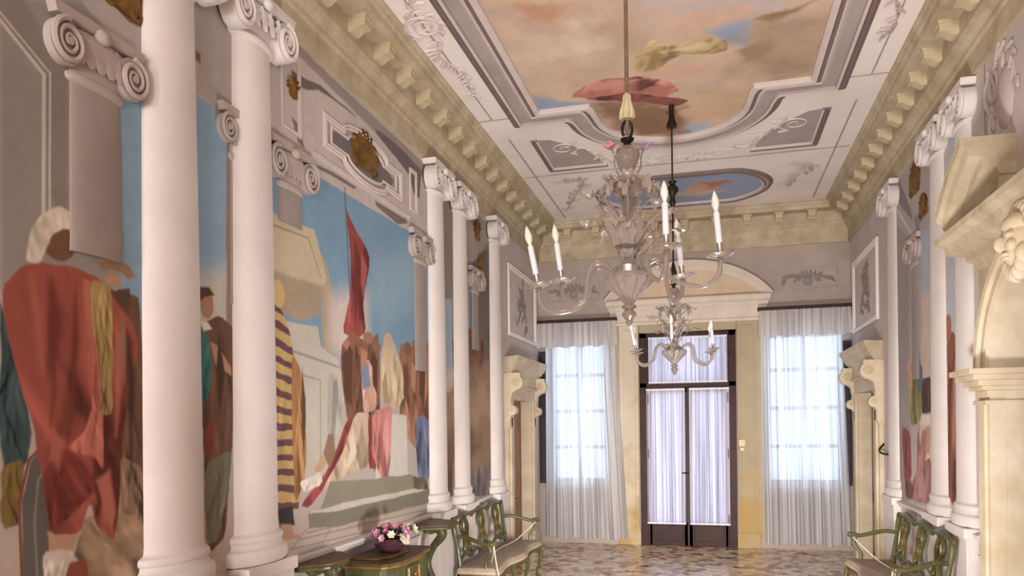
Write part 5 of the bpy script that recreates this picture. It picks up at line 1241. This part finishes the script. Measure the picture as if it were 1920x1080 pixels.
# ================================================================== GREEN SETTEES
def settee(T, loc, label):
    t = thing('settee', label, 'bench', loc, 'green carved settees')
    mk = lambda: MB(T)
    H = .95
    # seat cushion with a bowed front edge
    def front(x): return .47 + .03 * math.cos(x / H * PI * 2.0) - .03 * (x / H) ** 2
    top = [(-H, .04)] + [(-H + 2 * H * i / 30, front(-H + 2 * H * i / 30)) for i in range(31)] + [(H, .04)]
    b = mk(); k = len(top); vs = []
    for z, inset in ((.395, .0), (.42, -.008), (.445, 0.0), (.462, .02), (.468, .06)):
        for x, y in top: vs.append((x * (1 - inset * .6), .04 + (y - .04) * (1 - inset) + (inset * .4 if y < .05 else 0), z))
    fs = [(r * k + i, r * k + (i + 1) % k, (r + 1) * k + (i + 1) % k, (r + 1) * k + i) for r in range(4) for i in range(k)] + [tuple(range(k))[::-1], tuple(range(4 * k, 5 * k))]
    b.add(vs, fs); cu = b.build('seat_cushion', CUSH, t, smooth=50)
    b = mk(); b.tube([(x, y + .004, .418) for x, y in top[1:-1]], .009, 6); b.tube([(H + .003, .06, .418), (H + .003, .44, .418)], .009, 6); b.tube([(-H - .003, .06, .418), (-H - .003, .44, .418)], .009, 6)
    b.build('piping', CUSHE, cu, smooth=True)
    # seat rails: scalloped apron
    b = mk(); n = 40; vs = []
    for i in range(n + 1):
        x = -H + 2 * H * i / n; y = front(x) - .012; z = .33 + .03 * math.cos(x / H * PI * 3)
        vs += [(x, y, z), (x, y + .012, z), (x, y + .012, .398), (x, y - .03, .398)]
    b.add(vs, [(i * 4 + j, i * 4 + (j + 1) % 4, i * 4 + 4 + (j + 1) % 4, i * 4 + 4 + j) for i in range(n) for j in range(4)] + [(0, 1, 2, 3), (n * 4 + 3, n * 4 + 2, n * 4 + 1, n * 4)])
    b.box(-H, -H + .03, .04, .44, .335, .398).box(H - .03, H, .04, .44, .335, .398).box(-H, H, .03, .06, .335, .398)
    b.build('apron', GREEN, t, smooth=30)
    b = mk(); b.tube([(-H + 2 * H * i / 40, front(-H + 2 * H * i / 40) + .004, .345 + .03 * math.cos((-1 + 2 * i / 40) * PI * 3)) for i in range(41)], .007, 6); b.build('gilded_edge', GOLD, t, smooth=True)
    for x in (-.90, -.30, .30, .90):
        yf = front(x) - .03; b = mk()
        b.tube(spline([(x, yf, .38), (x, yf + .035, .30), (x, yf + .01, .17), (x, yf - .02, .06), (x, yf + .015, .012)], 6), [.036 - .02 * min(1, i / 14) + (.006 if i > 20 else 0) for i in range(25)], 9)
        b.ball((x, yf + .02, .018), (.026, .032, .018), 10); b.build('front_leg', GREEN, t, smooth=True)
    for x in (-.90, 0, .90):
        b = mk(); b.tube(spline([(x, .05, .38), (x, .045, .2), (x, -.005, .0)], 6), .022, 8); b.build('back_leg', GREEN, t, smooth=True)
    # back: stiles, crest with three humps, splats, lower rail
    lean = lambda z: .05 - .085 * (z - .4) / .57
    for x in (-.88, .88):
        b = mk(); b.tube(spline([(x, .05, .36), (x * .985, lean(.6), .6), (x * 1.01, lean(.8), .8), (x * .99, lean(.95), .945)], 6), [.024 + .004 * math.sin(i * .5) for i in range(19)], 9); b.build('stile', GREEN, t, smooth=True)
    cz = lambda x: .915 + .045 * abs(math.cos(x / .88 * PI * 1.5)) ** .7
    b = mk(); xs = [-.88 + 1.76 * i / 72 for i in range(73)]
    b.tube([(x, lean(.95) + .004, cz(x)) for x in xs], [.026 + .008 * math.cos(x / .88 * PI * 3) for x in xs], 10)
    for xc in (-.59, 0, .59): 
        for s_ in (-1, 1): b.tube([(xc + s_ * (.075 - .055 * i / 16) * math.cos(i * .36), lean(.95) + .02, .925 + (.045 - .03 * i / 16) * math.sin(i * .36)) for i in range(17)], .011, 6)
    for xc in (-.88, -.30, .30, .88): b.ball((xc, lean(.95) + .006, .93), (.045, .026, .034), 10)
    b.build('crest_rail', GREEN, t, smooth=True)
    for xc in (-.585, 0, .585):
        b = mk()
        for s_ in (-1, 1):
            b.tube(spline([(xc + s_ * .06, lean(.91) + .004, .91), (xc + s_ * .10, lean(.83), .83), (xc + s_ * .045, lean(.72), .72), (xc + s_ * .085, lean(.6), .62), (xc + s_ * .07, lean(.55), .55)], 6), [.019, .02, .022, .022, .021, .019] + [.019] * 13 + [.02] * 6, 8)
        b.build('splat', GREEN, t, smooth=True)
        b = mk()
        for s_ in (-1, 1):
            b.tube(spline([(xc + s_ * .06, lean(.91) + .022, .90), (xc + s_ * .10, lean(.83) + .019, .83), (xc + s_ * .045, lean(.72) + .02, .72), (xc + s_ * .085, lean(.6) + .02, .62)], 5), .006, 5)
        b.build('gilded_edge', GOLD, t, smooth=True)
    b = mk(); b.tube([(x, lean(.54) + .004, .535 + .022 * math.sin(x / .88 * PI * 4.5)) for x in xs], .020, 8)
    for xc in (-.585, 0, .585):
        for s_ in (-1, 1): b.tube([(xc + s_ * (.09 - .06 * i / 16) * math.cos(i * .36), lean(.54) + .018, .555 + (.045 - .03 * i / 16) * math.sin(i * .36)) for i in range(17)], .010, 6)
    b.build('lower_rail', GREEN, t, smooth=True)
    for s_ in (-1, 1):
        b = mk(); b.tube(spline([(s_ * .88, lean(.75), .755), (s_ * .90, .10, .765), (s_ * .93, .20, .74), (s_ * .955, .33, .705), (s_ * .96, .41, .715)], 6), [.021] * 20 + [.023, .024, .025, .025, .025], 9)
        b.ball((s_ * .96, .425, .712), (.026, .032, .030), 10)
        b.tube(spline([(s_ * .95, .37, .70), (s_ * .955, .39, .62), (s_ * .93, .33, .52), (s_ * .925, .35, .40)], 6), .019, 8)
        arm = b.build('armrest', GREEN, t, smooth=True)
        b = mk(); b.tube([(s_ * (.96 + .026), .425 + (.02 - .012 * i / 12) * math.cos(i * .5), .712 + (.02 - .012 * i / 12) * math.sin(i * .5)) for i in range(13)], .006, 5); b.build('gilded_scroll', GOLD, arm, smooth=True)
    return t
TLb = lambda p: (-2.535 + p[1], 8.06 + p[0], p[2])
TRb = lambda p: (1.80 - p[1], 7.47 - p[0], p[2])
settee(TLb, (-2.535, 8.06, 0), 'green carved settee against the left wall, seat facing the room')
settee(TRb, (1.80, 7.47, 0), 'green carved settee against the right wall under the columns')
def cord(T, near, label):
    s_ = near; b = MB(T)
    b.tube(spline([(-s_ * .955, .40, .685), (-s_ * .84, .30, .58), (-s_ * .70, .20, .486), (-s_ * .2, .16, .478), (s_ * .4, .2, .478), (s_ * .75, .33, .482), (s_ * .90, .40, .60), (s_ * .955, .412, .685)], 7), .0065, 6)
    tag(b.build('barrier_cord', CORD, None, smooth=True), label[0], 'cord', 'white cords on the settees')
    b = MB(T); b.tube([(s_ * .99, .435, .70), (s_ * .995, .455, .55), (s_ * .995, .49, .36)], .0065, 6); c_ = b.build('hanging_cord', CORD, None, smooth=True)
    tag(c_, label[1], 'cord', 'hanging cord ends')
    b = MB(T); b.lathe([(.006, .37), (.016, .36), (.02, .30), (.022, .25), (.018, .245)], (s_ * .995, .49, 0), 12); b.build('weight', CORD, c_, smooth=True)
cord(TLb, -1, ('white cord tied between the armrests of the left settee', 'white cord end with weight hanging from the near arm of the left settee'))
cord(TRb, 1, ('white cord tied between the armrests of the right settee', 'white cord end with weight hanging from the near arm of the right settee'))

# ================================================================== GREEN COMMODE WITH FLOWERS
def Pz(a, b_, d): return (XL + .07 + b_, a, d)   # plan: a along the wall, b away from it, d height
t = thing('commode', 'green lacquered commode with dark stepped top under the flower bowl', 'commode', (XL + .3, 5.37, 0))
PLAN = [(4.98, 0), (4.98, .29), (5.02, .32), (5.12, .375), (5.22, .38), (5.50, .38), (5.56, .35), (5.58, .33), (5.79, .33), (5.79, 0)]
def grow(p, g): return [(a + (-g if a < 5.38 else g), b_ + (g if b_ > .01 else 0)) for a, b_ in p]
b = MB(); b.prism(PLAN, .38, .855, Pz); body = b.build('body', GREEN, t, bevel=.006)
b = MB(); b.prism(grow(PLAN, .022), .855, .878, Pz); b.build('gilded_moulding', GOLD, t, bevel=.006)
b = MB(); b.prism(grow(PLAN, .03), .878, .898, Pz); b.build('top', TOPB, t, bevel=.005)
b = MB(); b.prism([(5.08, .0), (5.08, .22), (5.20, .285), (5.48, .285), (5.60, .22), (5.68, .22), (5.68, 0)], .898, .918, Pz); b.build('top_step', TOPB, t, bevel=.005)
b = MB(); b.tube([Pz(a, b_ + .004, .906) for a, b_ in [(5.08, .02), (5.08, .22), (5.20, .285), (5.48, .285), (5.60, .22), (5.68, .22)]], .006, 6); b.build('step_gilding', GOLD, t, smooth=True)
for z0, z1 in ((.64, .83), (.42, .61)):
    b = MB(); b.box(XL + .07 + .38, XL + .07 + .392, 5.24, 5.48, z0, z1); dwr = b.build('drawer', GREEN, t, bevel=.006)
    b = MB(); b.sweep([(5.26, z0 + .02), (5.46, z0 + .02), (5.46, z1 - .02), (5.26, z1 - .02)], [(-.008, 0), (0, .008), (.008, 0)], lambda a, b_, d: (XL + .07 + .392 + d, a, b_)); b.build('gilded_line', GOLD, dwr)
    b = MB(); b.ball((XL + .07 + .405, 5.36, (z0 + z1) / 2 + .02), (.016, .018, .018), 10); b.tube([(XL + .478, 5.31, (z0 + z1) / 2 + .01), (XL + .488, 5.36, (z0 + z1) / 2 - .02), (XL + .478, 5.41, (z0 + z1) / 2 + .01)], .006, 6); b.build('drawer_pull', GOLD, dwr, smooth=True)
b = MB(); b.box(XL + .12, XL + .33, 4.965, 4.98, .44, .80); sp = b.build('side_panel', mat('pale_green_panel', (150, 158, 112), .3, .2, 8, 0, coat=.4, rgb2=(112, 122, 78)), t, bevel=.008)
b = MB(); b.sweep([(XL + .13, .46), (XL + .32, .46), (XL + .32, .78), (XL + .13, .78)], [(-.008, 0), (0, .008), (.008, 0)], lambda a, b_, d: (a, 4.965 - d, b_)); b.build('gilded_line', GOLD, sp)
for a, b_ in ((5.01, .28), (5.76, .30), (5.01, .05), (5.76, .05)):
    b = MB(); b.tube(spline([Pz(a, b_, .42), Pz(a, b_ + .03, .33), Pz(a, b_ + .01, .16), Pz(a, b_ - .01, .05), Pz(a, b_ + .02, .01)], 6), [.038 - .02 * i / 24 for i in range(25)], 9); b.build('leg', GREEN, t, smooth=True)
# flower bowl
FX, FY, FZ = -2.44, 5.37, .918
t = thing('flower_arrangement', 'plum glass bowl filled with pink and white flowers on the commode', 'flowers', (FX, FY, FZ))
b = MB(); b.lathe([(.05, 0), (.075, .004), (.115, .04), (.125, .075), (.11, .105), (.10, .11), (.085, .095), (.06, .05)], (FX, FY, FZ), 28); b.build('bowl', VASE, t, smooth=True)
rnd = random.Random(12)
def petals(c, r, n, N_, m, nm):
    N_ = Vector(N_).normalized(); Q = N_.to_track_quat('Z', 'Y').to_matrix()
    T_ = lambda p: (c[0] + (Q @ Vector(p)).x, c[1] + (Q @ Vector(p)).y, c[2] + (Q @ Vector(p)).z)
    b = MB(T_); blossom(b, (0, 0, 0), r, n, .35); blossom(b, (0, 0, .006), r * .7, n, .8)
    o = b.build(nm, m, t, smooth=60)
    b = MB(T_); b.ball((0, 0, r * .25), r * .22, 8); b.build('pistil', YELL, o, smooth=True)
for k in range(30):
    th = rnd.uniform(0, 2 * PI); ph = math.acos(1 - rnd.random() * .85); s_ = math.sin(ph)
    n = (s_ * math.cos(th), s_ * math.sin(th), math.cos(ph) * .8)
    c = (FX + .14 * n[0], FY + .145 * n[1], FZ + .115 + .105 * max(0, n[2]) + rnd.uniform(-.01, .015))
    petals(c, rnd.uniform(.026, .040), 6, n, (PINK, WHITEP, MAUVE, PINK, MAUVE)[k % 5], 'flower')
for k in range(2):
    petals((FX + .12, FY + (-.02, .17)[k], FZ + .10 + .05 * k), .05, 6, (.9, -.4 + .5 * k, .45), WHITEP, 'flower')
b = MB()
for k in range(34):
    a = rnd.uniform(0, 2 * PI); leaf3(b, (FX, FY), a, .02, FZ + .09 + rnd.uniform(0, .07), rnd.uniform(.09, .15), .04, .03, .02)
b.build('leaves', LEAF, t, smooth=60)

# ================================================================== WALL CONSOLES
def console(yc, hl, dp, zt, label):
    t = thing('console_table', label, 'console table', (XL + .05, yc, 0), 'green wall consoles')
    P = lambda a, b_, d: (XL + .012 + b_, a, d)
    pl = [(yc - hl, 0), (yc - hl, dp * .35), (yc - hl * .62, dp * .82)] + [(yc - hl * .5 + hl * i / 8, dp * (.92 + .08 * math.sin(PI * i / 8))) for i in range(9)] + [(yc + hl * .62, dp * .82), (yc + hl, dp * .35), (yc + hl, 0)]
    b = MB(); b.prism(pl, zt - .022, zt, P); b.build('top', TOPB, t, bevel=.005)
    b = MB(); b.prism([(yc + (a - yc) * .95, q * .95) for a, q in pl], zt - .05, zt - .022, P); b.build('edge_moulding', GREEN, t, bevel=.008)
    b = MB(); d0 = dp * .5
    b.tube(spline([P(yc, d0 * 1.1, zt - .04), P(yc, d0 * 1.25, zt - .12), P(yc, d0 * .8, zt - .24), P(yc, d0 * .55, zt - .40), P(yc, d0 * .95, zt - .62), P(yc, d0 * .85, .20), P(yc, d0 * 1.2, .03)], 8), [.06 - .025 * min(1, i / 14) + .012 * (i > 34) for i in range(49)], 12)
    lg = b.build('scroll_leg', GREEN, t, smooth=True)
    for s_ in (-1, 1):
        b = MB(); b.tube(spline([P(yc + s_ * .05, d0 * 1.1, zt - .05), P(yc + s_ * .13, d0, zt - .075), P(yc + s_ * .2, d0 * .8, zt - .05)], 6), .02, 8); b.build('bracket', GREEN, t, smooth=True)
        b = MB(); b.tube(spline([P(yc, d0 * .9, .12), P(yc + s_ * .1, d0 * .8, .07), P(yc + s_ * .2, d0 * .7, .02)], 6), .024, 8); b.build('foot', GREEN, t, smooth=True)
    b = MB(); b.ball(P(yc, d0 * 1.32, zt - .13), .02, 10); b.build('gilded_knob', GOLD, lg, smooth=True)
console(4.585, .285, .27, 1.0, 'small green wall console with olive top, nearest, left of the commode')
console(6.50, .26, .41, 1.0, 'small green wall console with olive top between commode and left settee')
